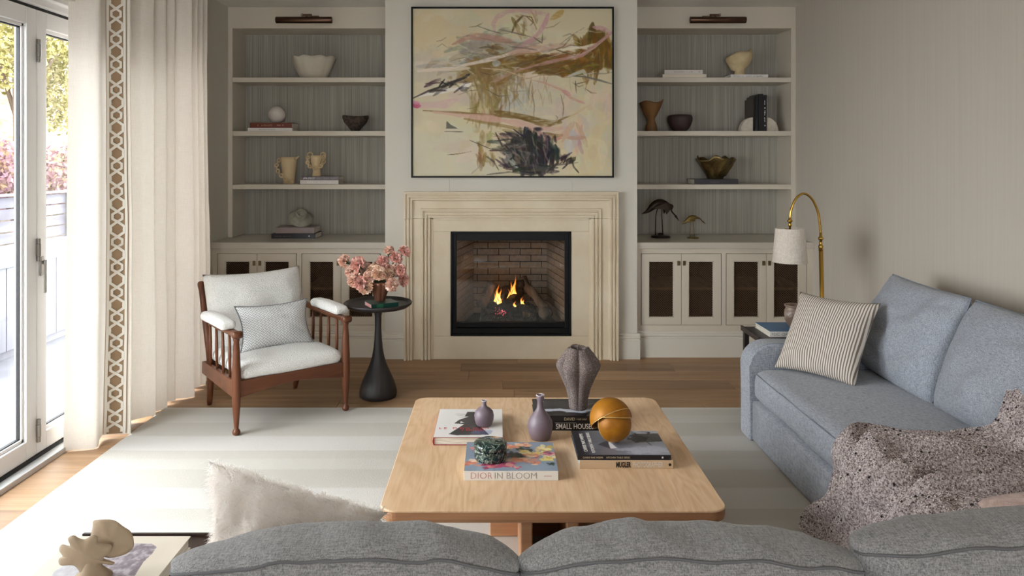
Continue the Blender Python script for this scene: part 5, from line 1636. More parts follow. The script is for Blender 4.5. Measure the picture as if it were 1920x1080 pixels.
v1.location = (.345, 3.105, TZ + .0605)
tag(v1, 'tall ribbed grey stoneware vase standing on the stacked black books', 'vase')
# green marble box
def marble():
    t = NT('green_marble').set(.12, spec=.6)
    v = t.coords()
    a = t.noise(v, 22, 6, .6, 2.2); b = t.noise(v, 17, 5, .6, 2.4)
    base = t.ramp(a, [(.3, L((10, 24, 26))), (.55, L((22, 50, 50))), (.8, L((40, 76, 70)))])
    ve = t.ramp(b, [(.47, (0, 0, 0, 1)), (.50, (1, 1, 1, 1)), (.53, (0, 0, 0, 1))])
    t.color(t.mix(t.math('MULTIPLY', ve, .65), base, L((186, 200, 178))))
    return t.m
GM = marble()
mbx = thing('marble_box', 'round dark green marble lidded box on the floral book', 'box', (-.020, 2.645, TZ + .0338))
MB().lathe([(0, 0), (.052, 0), (.0565, .003), (.0580, .010), (.0580, .036), (.0565, .0385), (0, .0385)], 56).build('bowl', GM, mbx, smooth=False, bevel=.001)
MB().lathe([(0, .0395), (.0565, .0395), (.0595, .042), (.0600, .052), (.0580, .058), (.050, .0615), (0, .0625)], 56).build('lid', GM, mbx, smooth=True)
# amber sculpture: two thin interlocking shells
def amber():
    t = NT('amber_lacquer').set(.48, .2, spec=.4)
    f = t.noise(t.coords(), 14, 3)
    t.color(t.ramp(f, [(.35, L((146, 90, 12))), (.65, L((172, 114, 22)))]))
    return t.m
AM = amber()
am = thing('shell_sculpture', 'amber gold sphere of two interlocking curved shells on the photography book', 'sculpture', (.4330, 2.775, TZ + .0475))
def shell(rad, rot, frac, c, name):
    mb = MB()
    for rr_, fl in ((rad, 1), (rad - .0022, -1)):
        mb.grid(lambda u, v: tuple(Vector((rr_ * math.sin(u * frac) * math.cos(2 * PI * v), rr_ * math.sin(u * frac) * math.sin(2 * PI * v), rr_ * math.cos(u * frac)))), 22, 48, False, True)
    o_ = 21 * 48; p_ = 22 * 48 + 21 * 48
    mb.f += [(o_ + k, o_ + (k + 1) % 48, p_ + (k + 1) % 48, p_ + k) for k in range(48)]
    mb.xf(Matrix.Translation(c) @ rot)
    ob = mb.build(name, AM, am, smooth=True)
    rm = MB().tube([(rad * math.sin(frac) * math.cos(2 * PI * k / 60), rad * math.sin(frac) * math.sin(2 * PI * k / 60), rad * math.cos(frac)) for k in range(60)], .0014, 6, True).xf(Matrix.Translation(c) @ rot)
    rm.build('rim', M('pale_gold_rim', (236, 204, 140), .3, .6) if 'pale_gold_rim' not in bpy.data.materials else bpy.data.materials['pale_gold_rim'], ob, smooth=True)
def dirrot(d): return Vector(d).to_track_quat('Z', 'Y').to_matrix().to_4x4()
shell(.0670, dirrot((.46, -.80, .22)), R(93), (.006, -.006, .0680), 'shell')
shell(.0790, dirrot((-.34, .52, .74)), R(88), (-.002, .004, .0800), 'shell')
shell(.0772, dirrot((.02, .30, .94)), R(84), (.001, .002, .0795), 'shell')

# ================================================================== PEDESTAL TABLE: book, vase, carnations
gb = book(.174, .139, .026, 'cover_green', 'small green book with pink page edges on the pedestal table', (-.753, 4.468, .5695), R(28), spine='front', page='page_pink')
MB().box(.035, .075, -.0005, .0005, .001, .025).build('spine_band', M('green_band', (40, 96, 66), .4), gb)
MAT['brownglaze'] = M('brown_glaze', (140, 92, 70), .28, .3, var=(10, (104, 66, 52), .35, .7))
vz = MB().lathe([(0, 0), (.028, 0), (.031, .003), (.036, .02), (.050, .055), (.066, .098), (.073, .120), (.069, .120), (.055, .09), (.03, .02), (0, .012)], 64, rf=lambda th, t: 1 - .12 * (1 - abs(math.cos(th * 4))) * min(1, t * 3)).build('fluted_vase', 'brownglaze', smooth=True)
vz.location = (-.722, 4.60, .596)
tag(vz, 'small fluted brown vase holding the pink carnations', 'vase')
def petalmat(name, a, b, c):
    t = NT(name).set(.75, spec=.2)
    gi = t.n('ShaderNodeNewGeometry')
    t.color(t.ramp(gi.outputs['Random Per Island'], [(.05, L(a)), (.5, L(b)), (.95, L(c))]))
    t.b.inputs['Subsurface Weight'].default_value = 0
    return t.m
PET = [petalmat('petal_peach', (230, 178, 156), (242, 202, 182), (250, 222, 206)), petalmat('petal_pink', (222, 154, 140), (238, 184, 170), (248, 208, 196)), petalmat('petal_cream', (232, 184, 154), (242, 204, 178), (250, 224, 202))]
MAT['stem'] = M('flower_stem', (70, 86, 58), .6)
def bloommesh(seed, mat):
    rs = random.Random(seed); mb = MB()
    for k in range(46):
        ph_ = math.acos(1 - 1.25 * (k + .5) / 46); az = k * 2.39996 + rs.uniform(-.2, .2)
        d = Vector((math.sin(ph_) * math.cos(az), math.sin(ph_) * math.sin(az), math.cos(ph_)))
        t1 = d.orthogonal().normalized(); t1 = Matrix.Rotation(rs.uniform(0, 6.28), 3, d) @ t1
        t2 = d.cross(t1)
        rr_ = .034 * rs.uniform(.85, 1.12); wd = .016 * rs.uniform(.8, 1.2)
        vs = []
        for i in range(4):
            f = i / 3
            for j in range(7):
                s = (j / 6 * 2 - 1)
                rad = rr_ * (.25 + .75 * f) - .004 * s * s * f
                ruf = .0042 * f * math.sin(s * 8 + k) + .002 * rs.uniform(-1, 1) * f
                p = d * rad + t1 * (s * wd * (.25 + .75 * f)) + t2 * (ruf + .006 * f * f * math.sin(k))
                if i == 3: p += d * .0035 * (j % 2)
                vs.append(p)
        mb.add(vs, [(i * 7 + j, i * 7 + j + 1, (i + 1) * 7 + j + 1, (i + 1) * 7 + j) for i in range(3) for j in range(6)])
    me = bpy.data.meshes.new('bloom'); me.from_pydata(mb.v, [], mb.f); me.materials.append(mat)
    me.polygons.foreach_set('use_smooth', [True] * len(me.polygons))
    return me
BLM = [bloommesh(i, PET[i]) for i in range(3)]
CAL = MB().lathe([(0, -.03), (.004, -.03), (.009, -.014), (.012, .004), (0, .004)], 8).mesh('calyx', True); CAL.materials.append(MAT['stem'])
vtop = Vector((-.722, 4.60, .69))
FL = [(-.942, 4.60, .842, 0, 1.0), (-.890, 4.58, .776, 0, 1.1), (-.850, 4.56, .826, 1, 1.2), (-.806, 4.62, .784, 0, 1.1), (-.862, 4.53, .735, 0, 1.2), (-.800, 4.52, .694, 2, 1.15), (-.752, 4.56, .782, 2, 1.15), (-.715, 4.51, .775, 2, 1.1),
      (-.708, 4.63, .834, 1, .95), (-.672, 4.65, .895, 0, .9), (-.630, 4.63, .853, 1, 1.05), (-.578, 4.66, .892, 1, .95), (-.633, 4.60, .780, 0, 1.0), (-.590, 4.58, .788, 1, .9), (-.580, 4.60, .724, 1, 1.0), (-.640, 4.53, .706, 0, 1.1),
      (-.735, 4.66, .800, 0, 1.0), (-.824, 4.50, .722, 1, 1.05), (-.775, 4.66, .760, 0, 1.1), (-.690, 4.60, .790, 1, 1.0), (-.772, 4.53, .755, 0, 1.0), (-.668, 4.56, .762, 2, 1.0)]
FLAB = ['pink carnation farthest out on the left of the bouquet', 'peach carnation second from the left, below the outermost one', 'large pink carnation at the upper left of the bouquet', None, 'peach carnation at the lower left edge of the bouquet', 'cream-pink carnation drooping lowest at the left of the vase', 'cream carnation at the top centre of the bouquet', 'cream carnation in the middle, straight above the vase', 'pink carnation right of centre, below the upright top one', 'carnation standing up at the top of the bouquet, second from the right', 'bright pink carnation just below the two top right blooms', 'pink carnation at the top right tip of the bouquet', 'peach carnation at the right, under the bright pink one', 'small pink carnation above the lower right drooping one', 'pink carnation drooping at the lower right of the bouquet', 'peach carnation hanging just right of the vase mouth', None, None, None, None, None, None]
for i, (x, y, z, kd, sc_) in enumerate(FL):
    head = Vector((x, y, z)); d = (head - vtop).normalized(); d = (d + Vector((0, -.45, .1))).normalized()
    lab = FLAB[i] or 'peach-pink carnation in the dense middle of the vase bouquet'
    t = thing('carnation', lab, 'flower', (x, y, z), 0, 'carnations in the brown vase')
    bl = link('bloom', BLM[kd], t); bl.rotation_euler = d.to_track_quat('Z', 'Y').to_euler(); bl.scale = (sc_ * 1.12,) * 3
    ca = link('calyx', CAL, bl); ca.location = (0, 0, 0)
    base = Vector((-.722 + .012 * math.sin(i * 2.1), 4.60 + .012 * math.cos(i * 1.7), .64))
    p1 = head - d * .03
    mid = base.lerp(p1, .5) + Vector((0, 0, .02))
    MB().tube([tuple(q - head) for q in catmull([base, Vector((base.x + (p1.x - base.x) * .2, base.y + (p1.y - base.y) * .2, .715)), mid, p1], 4)], .0028, 6).build('stem', 'stem', t, smooth=True)

# ================================================================== SOFA SIDE TABLE: blue book, pot, beads
ob = book(.30, .235, .030, 'cover_white', 'blue-covered book with white spine lettered OR on the dark side table', (1.497, 4.045, .5005), 0, spine='front')
A = Paint(40, 32, 30, 23, (62, 112, 158)); A.blend(A.noise(4, 3) * .5, (44, 96, 146)); A.blob(22, 22, 10, 4, (206, 216, 226), .8, .5)
panel('cover_art', .30, .235, 40, 32, A.im, 'print', ob, (0, 0, .0303))
text('OR', .024, 'ink_grey', ob, (.066, -.0004, .006), FRONT, off=-.0003)
bars(ob, .012, .008, .045, .014, 'ink_grey', 4, 12)
MAT['rusticpot'] = M('rustic_pot_glaze', (120, 98, 84), .35, var=(18, (168, 150, 134), .48, .7), bump=(30, .5, .01))
pot = MB().lathe([(0, 0), (.030, 0), (.036, .008), (.050, .035), (.056, .062), (.055, .088), (.048, .102), (.045, .108), (.052, .116), (.054, .124), (.048, .124), (.042, .110), (.046, .06), (0, .02)], 56, rf=lambda th, t: 1 + .025 * math.sin(th * 5 + t * 9) * (t > .15)).build('rustic_pot', 'rusticpot', smooth=True)
pot.location = (1.680, 4.165, .5312)
tag(pot, 'small rustic brown glazed pot on the blue book', 'pot')
cb = thing('chain_links', 'dark metal chain loops lying on the blue book', 'chain', (1.745, 4.12, .5312))
for k, (dx, dy, a) in enumerate(((0, 0, .3), (.026, .012, 1.2), (.045, -.006, .2), (.012, -.022, 2.0))):
    MB().tube([(dx + .017 * math.cos(q) * math.cos(a) - .011 * math.sin(q) * math.sin(a), dy + .017 * math.cos(q) * math.sin(a) + .011 * math.sin(q) * math.cos(a), .006 + .003 * math.sin(2 * q + k)) for q in [2 * PI * i / 16 for i in range(16)]], .0045, 6, True).build('link', M('iron_link', (40, 36, 32), .4, .7) if 'iron_link' not in bpy.data.materials else bpy.data.materials['iron_link'], cb, smooth=True)

# ================================================================== NEAR SIDE TABLE: big book, coral-like sculpture
nb = book(.272, .292, .028, 'cover_cream', 'large cream book with a lavender stone on its cover, bottom left corner', (-.990, 1.448, .5505), 0, spine='left')
A = Paint(270, 290, 272, 292, (226, 216, 200))
A.blend(A.noise(6, 6) * .3, (214, 202, 186))
sto = [(70, 40), (128, 32), (196, 34), (214, 48), (217, 76), (214, 112), (222, 170), (206, 230), (150, 262), (70, 240), (40, 150)]
A.poly(sto, (150, 140, 148)); 
n_ = A.noise(26, 24) * .6 + A.noise(60, 55) * .4
ins = np.zeros(A.X.shape)
B_ = Paint(270, 290, 272, 292, (0, 0, 0)); B_.poly(sto, (255, 255, 255)); mk = B_.im[..., 0] / 255
A.blend(mk * np.clip((n_ - .45) * 3, 0, .8), (196, 188, 194)); A.blend(mk * np.clip((.45 - n_) * 3, 0, .7), (120, 108, 116)); A.blend(mk * np.clip((140 - A.X) / 90, 0, .7), (206, 206, 212))
panel('cover_art', .272, .292, 270, 290, A.im, 'print', nb, (0, 0, .0283))
MAT['bisque'] = M('bisque_clay', (164, 143, 118), .75, var=(12, (152, 130, 106), .35, .7), bump=(200, .1, .003))
sc2 = thing('ruffled_sculpture', 'beige ruffled coral-like clay sculpture on the large cream book', 'sculpture', (-.853, 1.560, .5790))
def ruffle(outline, cz, bend, yo, name, tilt, th=.011, ruf=.006):
    """lobed slab: outline in (x, z); bent and ruffled, given real thickness"""
    outline = [(p[0] * 1.04, .008 + (p[1] - .008) * .80) for p in outline]
    n = len(outline); cx_ = sum(p[0] for p in outline) / n; cz_ = sum(p[1] for p in outline) / n
    sm = catmull([(p[0], 0, p[1]) for p in outline + outline[:1]], 5)[:-1]
    mb = MB(); m = len(sm); K = 7
    def bendp(x, z, off):
        q = (x - cx_); r_ = math.hypot(q, z - cz_)
        y = yo + bend * (q * q) * 12 + tilt * (z - cz_) + ruf * math.sin(math.atan2(z - cz_, q) * 5) * min(1, r_ / .06) ** 2
        return (x, y + off, z)
    vs = []
    for side in (-1, 1):
        for k in range(K + 1):
            f = k / K
            ed = th / 2 * (1 - .75 * f ** 4) * side
            for p in sm: vs.append(bendp(cx_ + (p.x - cx_) * f, cz_ + (p.z - cz_) * f, ed))
    fs = []
    for s in range(2):
        o_ = s * (K + 1) * m
        for k in range(K):
            for i in range(m):
                j = (i + 1) % m
                fs.append((o_ + k * m + i, o_ + k * m + j, o_ + (k + 1) * m + j, o_ + (k + 1) * m + i))
    a_, b_ = K * m, (2 * K + 1) * m
    fs += [(a_ + i, a_ + (i + 1) % m, b_ + (i + 1) % m, b_ + i) for i in range(m)]
    mb.add(vs, fs)
    return mb.build(name, 'bisque', sc2, smooth=True, merge=True)
# lobed leaf in front, round ruffled leaf behind, flared foot
ruffle([(-.012, .012), (-.030, .040), (-.062, .036), (-.066, .052), (-.056, .062), (-.066, .076), (-.060, .090), (-.044, .090), (-.038, .094), (-.042, .112), (-.030, .122), (-.018, .114), (-.006, .112), (.008, .122), (.018, .118), (.018, .104), (.030, .096), (.042, .088), (.038, .070), (.028, .060), (.030, .052), (.046, .044), (.042, .038), (.018, .044), (.012, .012)], .07, .3, -.012, 'front_leaf', -.05, .011, .002)
ruffle([(.004, .050), (-.014, .080), (-.014, .118), (-.010, .136), (.012, .142), (.040, .136), (.056, .120), (.070, .100), (.076, .074), (.066, .056), (.046, .048)], .09, .3, .018, 'rear_leaf', .12)
MB().lathe([(0, .0005), (.036, .0005), (.038, .004), (.030, .012), (.020, .024), (.016, .04), (.010, .052), (0, .056)], 28, (0, 0, 0), rf=lambda th, t: 1 + .06 * math.sin(3 * th)).build('foot', 'bisque', sc2, smooth=True)

# ================================================================== SHELF OBJECTS
Z1, Z2, Z3, Z0 = 2.1265, 1.7025, 1.2795, .8585
SY = 5.99
def one(o, loc, label, cat, rz=0, group=None):
    o.location = loc; o.rotation_euler = (0, 0, rz)
    return tag(o, label, cat, group)
# --- left bookcase
MAT['chalk'] = M('chalk_ceramic', (206, 198, 182), .8, var=(5, (190, 180, 162), .35, .7), bump=(60, .08, .003))
bw = MB().lathe([(0, 0), (.085, 0), (.10, .006), (.125, .04), (.150, .095), (.168, .150), (.174, .172), (.166, .172), (.155, .14), (.12, .05), (.08, .018), (0, .014)], 96,
    rf=lambda th, t: 1 + .16 * t * (abs(math.sin(th * 4.5)) - .5) * (1 if t < .6 else .9), zf=lambda th, t: .010 * math.sin(th * 4.5 + .4) ** 2 * (t > .35) - .004).build('scalloped_bowl', 'chalk', smooth=True)
bw.scale = (1, .74, 1)
one(bw, (-1.477, 5.995, Z1 + .004), 'large chalky scalloped bowl on the top left shelf', 'bowl')
sb1 = book(.355, .22, .026, 'cover_white', 'white book under the rust red book on the left shelf', (-1.975, 5.885, Z2)); bars(sb1, .08, .009, .14, .008, 'ink_grey', 26, 31)
sb2 = book(.335, .21, .040, 'cover_rust', 'rust red book under the white ball', (-1.962, 5.895, Z2 + .0265)); bars(sb2, .05, .014, .13, .012, 'ink_gold', 12, 32); bars(sb2, .215, .017, .055, .008, 'ink_white', 10, 33)
ball = MB().lathe([(.069 * math.sin(PI * k / 24) if 0 < k < 24 else 0, .069 - .069 * math.cos(PI * k / 24)) for k in range(25)], 40).build('stone_ball', M('white_stone', (214, 206, 196), .55, var=(6, (196, 188, 178), .4, .7)), smooth=True)
one(ball, (-1.775, 5.985, Z2 + .0672), 'white stone ball resting on the rust red book', 'ball')
MAT['lava'] = M('lava_clay', (84, 70, 62), .95, var=(60, (52, 42, 38), .4, .62), bump=(90, .8, .01))
lb_ = MB().lathe([(0, 0), (.030, 0), (.034, .006), (.055, .035), (.090, .075), (.105, .108), (.103, .126), (.097, .126), (.095, .105), (.06, .05), (0, .03)], 56, rf=lambda th, t: 1 + .02 * math.sin(th * 3) + .012 * math.sin(th * 7), zf=lambda th, t: .006 * math.sin(th * 2 + 1) * (t > .4)).build('footed_bowl', 'lava', smooth=True)
one(lb_, (-1.140, SY, Z2), 'dark rough footed bowl on the left bookcase second shelf', 'bowl')
MAT['sand'] = M('sand_clay', (216, 193, 154), .8, var=(8, (204, 178, 138), .35, .7))
def chain(par, pts, rl, rw):
    pts = catmull(pts, 10)
    ds = [0]
    for i in range(1, len(pts)): ds.append(ds[-1] + (pts[i] - pts[i - 1]).length)
    n_ = max(3, int(round(ds[-1] / (rl * 1.45))))
    for k in range(n_):
        s = (k + .5) / n_ * ds[-1]
        i = max(1, min(len(ds) - 1, next((q for q, d in enumerate(ds) if d >= s), len(ds) - 1)))
        c = pts[i]; t = (pts[min(i + 1, len(pts) - 1)] - pts[i - 1]).normalized()
        nn = Vector((0, -1, 0)) if k % 2 == 0 else Vector((0, -.3, 0)) + t.cross(Vector((0, -1, 0)))
        u = (nn - t * nn.dot(t)).normalized(); s_ = t.cross(u)
        MB().tube([tuple(c + t * rl * math.cos(q) + s_ * rl * .78 * math.sin(q)) for q in [2 * PI * j / 16 for j in range(16)]], rw, 8, True).build('chain_link', 'sand', par, smooth=True)
cv = thing('chain_vase', 'sand coloured tapered vase with a clay chain, third left shelf', 'vase', (-1.672, 5.97, Z3))
MB().lathe([(0, 0), (.038, 0), (.041, .004), (.050, .06), (.060, .14), (.064, .195), (.063, .218), (.058, .218), (.057, .18), (.04, .04), (0, .02)], 40).build('body', 'sand', cv, smooth=True)
chain(cv, [(-.066, -.02, .205), (-.088, -.04, .15), (-.062, -.070, .095), (-.01, -.078, .045), (.048, -.06, .016)], .0165, .0052)
MB().tube([(.055, -.03, .20), (.075, -.035, .212), (.092, -.035, .225)], [.012, .010, .004], 8).build('spout_horn', 'sand', cv, smooth=True)
sb3 = book(.305, .20, .032, 'cover_pale', 'pale book at the bottom of the pair under the chain goblet', (-1.556, 5.875, Z3)); text('BELLA VITA', .022, 'cover_white', sb3, (.055, -.0004, .007), FRONT, width=.20, off=.0005)
sb4 = book(.298, .20, .030, 'cover_plum', 'plum grey book directly under the chain goblet', (-1.548, 5.885, Z3 + .0325)); bars(sb4, .012, .009, .10, .013, 'ink_white', 8, 41); bars(sb4, .12, .009, .16, .012, 'ink_grey', 14, 42)
cg = thing('chain_goblet', 'sand coloured goblet with a draped clay chain and two loops, on stacked books', 'goblet', (-1.446, 5.965, Z3 + .0628))
MB().lathe([(0, 0), (.036, 0), (.038, .004), (.033, .03), (.031, .06), (.036, .085), (.045, .115), (.047, .15), (.046, .168), (.042, .168), (.040, .13), (.02, .09), (0, .085)], 36).build('body', 'sand', cg, smooth=True)
chain(cg, [(-.062, -.02, .165), (-.066, -.035, .12), (-.045, -.055, .082), (0, -.062, .066), (.045, -.055, .082), (.066, -.035, .12), (.062, -.02, .165)], .0160, .0052)
for s in (-1, 1):
    MB().tube([(s * (.052 + .020 * math.cos(q)), -.005, .172 + .020 * math.sin(q)) for q in [2 * PI * j / 18 for j in range(18)]], .0055, 8, True).build('loop_handle', 'sand', cg, smooth=True)
sb5 = book(.345, .22, .038, 'cover_navy', 'dark navy book at the bottom of the pair on the left countertop', (-1.757, 5.785, Z0)); bars(sb5, .025, .015, .13, .006, 'ink_grey', 20, 51)
MB().lathe([(0, 0), (.0075, 0), (.0075, .0004), (0, .0004)], 4).xf(Matrix.Translation((.295, 0, .019)) @ Matrix.Rotation(PI / 2, 4, 'X')).build('emblem', 'ink_white', sb5)
sb6 = book(.305, .21, .046, 'cover_mauve', 'mauve grey book under the celadon shell vase', (-1.732, 5.800, Z0 + .0385)); bars(sb6, .262, .012, .03, .02, 'ink_grey', 3, 52)
MAT['celadon'] = M('celadon_stone', (168, 166, 150), .8, var=(14, (138, 136, 122), .35, .7), bump=(50, .4, .006))
sv = thing('shell_vase', 'pale celadon disc-shaped shell vase tipped over on the mauve book', 'vase', (-1.560, 5.905, Z0 + .1445))
svm = MB().lathe([(0, -.038), (.04, -.036), (.070, -.022), (.092, -.002), (.094, .004), (.080, .010), (.064, .020), (.050, .030), (.044, .044), (.046, .060), (.043, .068), (.036, .068), (.032, .055), (.03, .03), (0, .02)], 56, rf=lambda th, t: 1 + .02 * math.sin(th * 6 + t * 8))
svm.xf(Matrix.Rotation(R(20), 4, 'Y') @ Matrix.Rotation(R(38), 4, 'X')).build('body', 'celadon', sv, smooth=True)
# --- right bookcase
rb1 = book(.350, .20, .030, 'cover_cream', 'cream book at the bottom of the pair on the top right shelf', (1.325, 5.885, Z1))
rb2 = book(.306, .19, .034, 'cover_pale', 'off-white lettered book on top of the pair, top right shelf', (1.340, 5.89, Z1 + .0305)); bars(rb2, .078, .012, .15, .009, 'ink_grey', 17, 61); bars(rb2, .275, .010, .014, .014, 'ink_grey', 1, 62)
rb3 = book(.298, .19, .027, 'cover_white', 'white book under the cream sculptural vase, top right shelf', (1.868, 5.885, Z1)); bars(rb3, .018, .009, .24, .009, 'ink_grey', 30, 63)
MAT['chalky'] = M('cream_stoneware', (210, 190, 150), .9, var=(20, (192, 170, 130), .35, .7), bump=(80, .3, .005))
pv = MB().lathe([(0, 0), (.042, 0), (.043, .01), (.037, .035), (.040, .052), (.075, .085), (.100, .125), (.104, .160), (.094, .182), (.086, .178), (.09, .15), (.06, .09), (0, .07)], 56,
    rf=lambda th, t: 1 + (.16 * math.cos(th - 2.9) + .06 * math.cos(2 * th)) * max(0, t - .3), zf=lambda th, t: (.034 * math.cos(th + .15) + .012 * math.cos(3 * th)) * max(0, min(1, (t - .35) * 2.2))).build('sculptural_vase', 'chalky', smooth=True)
one(pv, (1.972, 5.985, Z1 + .0275), 'cream pebbly sculptural vase with uneven rim, top right shelf', 'vase')
MAT['caramel'] = M('caramel_glaze', (132, 92, 52), .55, var=(7, (104, 70, 40), .35, .7))
tv = MB().lathe([(0, 0), (.046, 0), (.048, .004), (.043, .05), (.030, .085), (.028, .105), (.045, .135), (.070, .185), (.086, .230), (.090, .245), (.082, .240), (.06, .18), (.02, .11), (0, .10)], 56,
    rf=lambda th, t: 1 + (.34 * math.cos(2 * th) + .05 * math.cos(th)) * max(0, t - .45), zf=lambda th, t: (.016 * math.cos(th - .6) + .018 * math.cos(3 * th + .6)) * max(0, min(1, (t - .45) * 2.2))).build('flared_vase', 'caramel', smooth=True)
one(tv, (1.258, SY, Z2), 'caramel brown vase with flared wavy lip, second right shelf', 'vase')
db = MB().lathe([(0, 0), (.045, 0), (.048, .003), (.070, .024), (.088, .055), (.099, .090), (.0995, .112), (.094, .128), (.086, .134), (.082, .129), (.088, .10), (.05, .03), (0, .02)], 56).build('round_bowl', M('aubergine_glaze', (58, 40, 40), .55), smooth=True)
one(db, (1.490, SY, Z2), 'dark aubergine round bowl, second right shelf', 'bowl')
MAT['travertine'] = M('travertine', (206, 196, 180), .7, var=(20, (184, 172, 156), .4, .7), bump=(60, .2, .004))
def quarter(sg, label, x, w_=.100, h_=.112):
    poly = [(0, 0)] + [(sg * w_ * math.cos(q), h_ * math.sin(q)) for q in [PI / 2 * k / 14 for k in range(15)]]
    o = MB().prism(poly, -.03, .03, 'y').build('bookend', 'travertine', bevel=.002)
    one(o, (x, 5.955, Z2), label, 'bookend', 0, 'quarter-round bookends')
quarter(-1, 'quarter-round pale travertine bookend left of the black books', 2.058)
quarter(1, 'quarter-round pale travertine bookend right of the black books', 2.164)
def standing(x, w_, h_, d_, mat, label, y0, seed, ink=None):
    o = thing('book', label, 'book', (x, y0, Z2), 0, 'black books between the bookends')
    c = MB().box(0, .002, 0, d_, 0, h_).box(w_ - .002, w_, 0, d_, 0, h_).box(0, w_, 0, .002, 0, h_)
    c.build('cover', mat, o, bevel=.0006, seg=1)
    MB().box(.002, w_ - .002, .002, d_ - .004, .004, h_ - .004).build('pages', 'page', o)
    if ink:
        rs = random.Random(seed); mb = MB(); z = h_ * .14
        while z < h_ * .85:
            q = rs.uniform(.008, .02)
            if rs.random() < .75: mb.box(w_ * rs.uniform(.32, .40), w_ * rs.uniform(.5, .62), -.0005, 0, z, z + q * .7)
            z += q
        mb.build('lettering', ink, o)
_b = standing(2.0600, .0105, .262, .19, 'cover_brown', 'thin dark brown book first from the left bookend', 5.935, 1)
standing(2.0710, .0120, .282, .20, 'cover_black', 'black book with a pale spine line second from the left bookend', 5.915, 2)
standing(2.0835, .0120, .285, .20, 'cover_dusk', 'dark grey book in the middle of the bookends', 5.915, 3)
standing(2.0960, .0380, .298, .22, 'cover_black', 'thickest and tallest black book between the bookends', 5.905, 4)
standing(2.1345, .0290, .290, .21, 'cover_navy', 'black book with white lettered spine against the right bookend', 5.910, 5, 'ink_white')
rb4 = book(.350, .22, .040, 'cover_dusk', 'charcoal book under the bronze freeform bowl', (1.575, 5.875, Z3)); bars(rb4, .13, .014, .07, .006, 'ink_grey', 10, 71)
def bronzemat():
    t = NT('patinated_bronze').set(.3, .75)
    a = t.noise(t.coords(), 9, 4, .6, 1.0)
    t.color(t.ramp(a, [(.3, L((60, 46, 26))), (.5, L((110, 92, 56))), (.7, L((150, 130, 86)))]))
    t.bump(t.noise(t.coords(), 24, 3), .4, .01)
    return t.m
bz = MB().lathe([(0, 0), (.055, 0), (.062, .004), (.085, .045), (.120, .100), (.152, .150), (.160, .165), (.152, .165), (.13, .12), (.08, .04), (0, .012)], 120,
    rf=lambda th, t: 1 + .11 * t * math.cos(5 * th + .6) - .05 * t * abs(math.sin(2.5 * th)), zf=lambda th, t: (.026 * max(0, math.cos(5 * th + 2.4)) - .018 * max(0, math.cos(3 * th + .9))) * max(0, min(1, (t - .2) * 2.0))).build('freeform_bowl', bronzemat(), smooth=True)
bz.scale = (1, .78, 1)
one(bz, (1.772, 5.985, Z3 + .0402), 'bronze freeform folded bowl on the charcoal book', 'bowl')
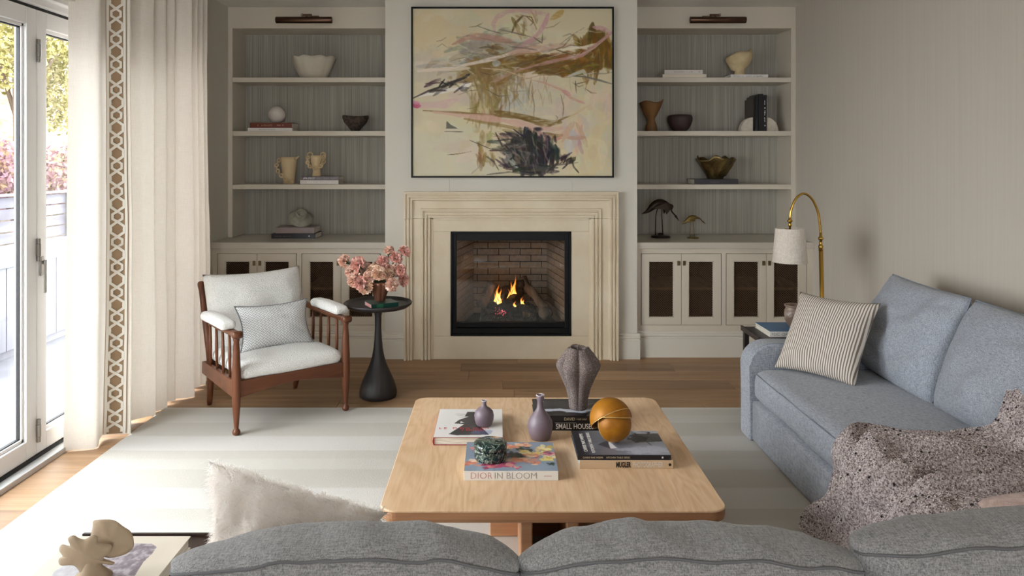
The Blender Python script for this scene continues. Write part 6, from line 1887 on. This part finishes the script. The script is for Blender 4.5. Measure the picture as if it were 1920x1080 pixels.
# cranes
MAT['crane'] = M('blackened_bronze', (46, 34, 26), .4, .7)
MAT['cranebrass'] = M('worn_brass', (110, 90, 50), .32, .85)
def crane(loc, s, mat, label, wing, neck, tail):
    t = thing('crane_figurine', label, 'figurine', loc)
    def sc(p): return tuple(q * s for q in p)
    body = catmull([(-.150, 0, .186), (-.100, 0, .212), (-.05, 0, .255), (.0, 0, .275), (.05, 0, .268), (.085, 0, .25)], 5)
    n_ = len(body)
    rr = [.003 + .031 * math.sin(PI * (k / (n_ - 1))) ** 1.6 for k in range(n_)]
    MB().tube([sc(p) for p in body], [r_ * s for r_ in rr], 12, flat=.75).build('body', mat, t, smooth=True)
    for sg in (-1, 1):
        pl_ = [sc(p) for p in wing]
        mb = MB()
        a = [(p[0], sg * (.020 * s + p[1]), p[2]) for p in pl_]
        b = [(p[0], sg * (.028 * s + p[1]), p[2]) for p in pl_]
        k = len(a)
        mb.add(a + b, [tuple(range(k)), tuple(range(k, 2 * k))[::-1]] + [(i, (i + 1) % k, k + (i + 1) % k, k + i) for i in range(k)])
        mb.build('wing', mat, t)
    MB().tube([sc(p) for p in catmull(neck, 5)], [s * (.009 - .004 * k / (len(catmull(neck, 5)) - 1)) for k in range(len(catmull(neck, 5)))], 10).build('neck', mat, t, smooth=True)
    h = Vector(sc(neck[-1])); d = (h - Vector(sc(neck[-2]))).normalized()
    hd_ = MB().tube([tuple(h - d * .008 * s), tuple(h + d * .006 * s), tuple(h + d * .02 * s), tuple(h + d * .055 * s)], [.005 * s, .0095 * s, .007 * s, .0015 * s], 10)
    hd_.build('head', mat, t, smooth=True)
    for x0_, x1_ in ((-.022, -.042), (.012, .018)):
        MB().tube([sc((x0_, 0, .245)), sc(((x0_ + x1_) / 2 - .006, 0, .175)), sc((x1_, 0, .018))], .0038 * s, 8).build('leg', mat, t, smooth=True)
    MB().lathe([(0, 0), (.066 * s, 0), (.070 * s, .004 * s), (.066 * s, .016 * s), (.03 * s, .020 * s), (0, .020 * s)], 24, rf=lambda th, t_: 1 + .12 * math.cos(2 * th)).build('base', mat, t, smooth=True)
    if s > .8: MB().lathe([(0, .018), (.024, .018), (.022, .034), (0, .038)], 14, (.004, .012, 0)).build('rock', mat, t, smooth=True)
crane((1.302, 5.85, Z0), 1.0, 'crane', 'taller dark bronze crane figurine on the right countertop',
      [(-.07, 0, .235), (-.03, .004, .270), (.04, .004, .277), (.085, .01, .255), (.06, .02, .215), (.035, .022, .185), (.025, .012, .225), (-.01, .008, .228)],
      [(.06, 0, .265), (.095, 0, .250), (.085, 0, .215), (.115, 0, .175)], 0)
crane((1.545, 5.80, Z0), .60, 'cranebrass', 'smaller brass crane figurine on the right countertop',
      [(-.11, 0, .205), (-.07, .004, .245), (-.02, .004, .278), (.03, .004, .276), (.012, .016, .225), (-.02, .016, .228), (-.04, .012, .200), (-.06, .010, .225)],
      [(.05, 0, .275), (.085, 0, .262), (.11, 0, .235), (.125, 0, .222)], 0)
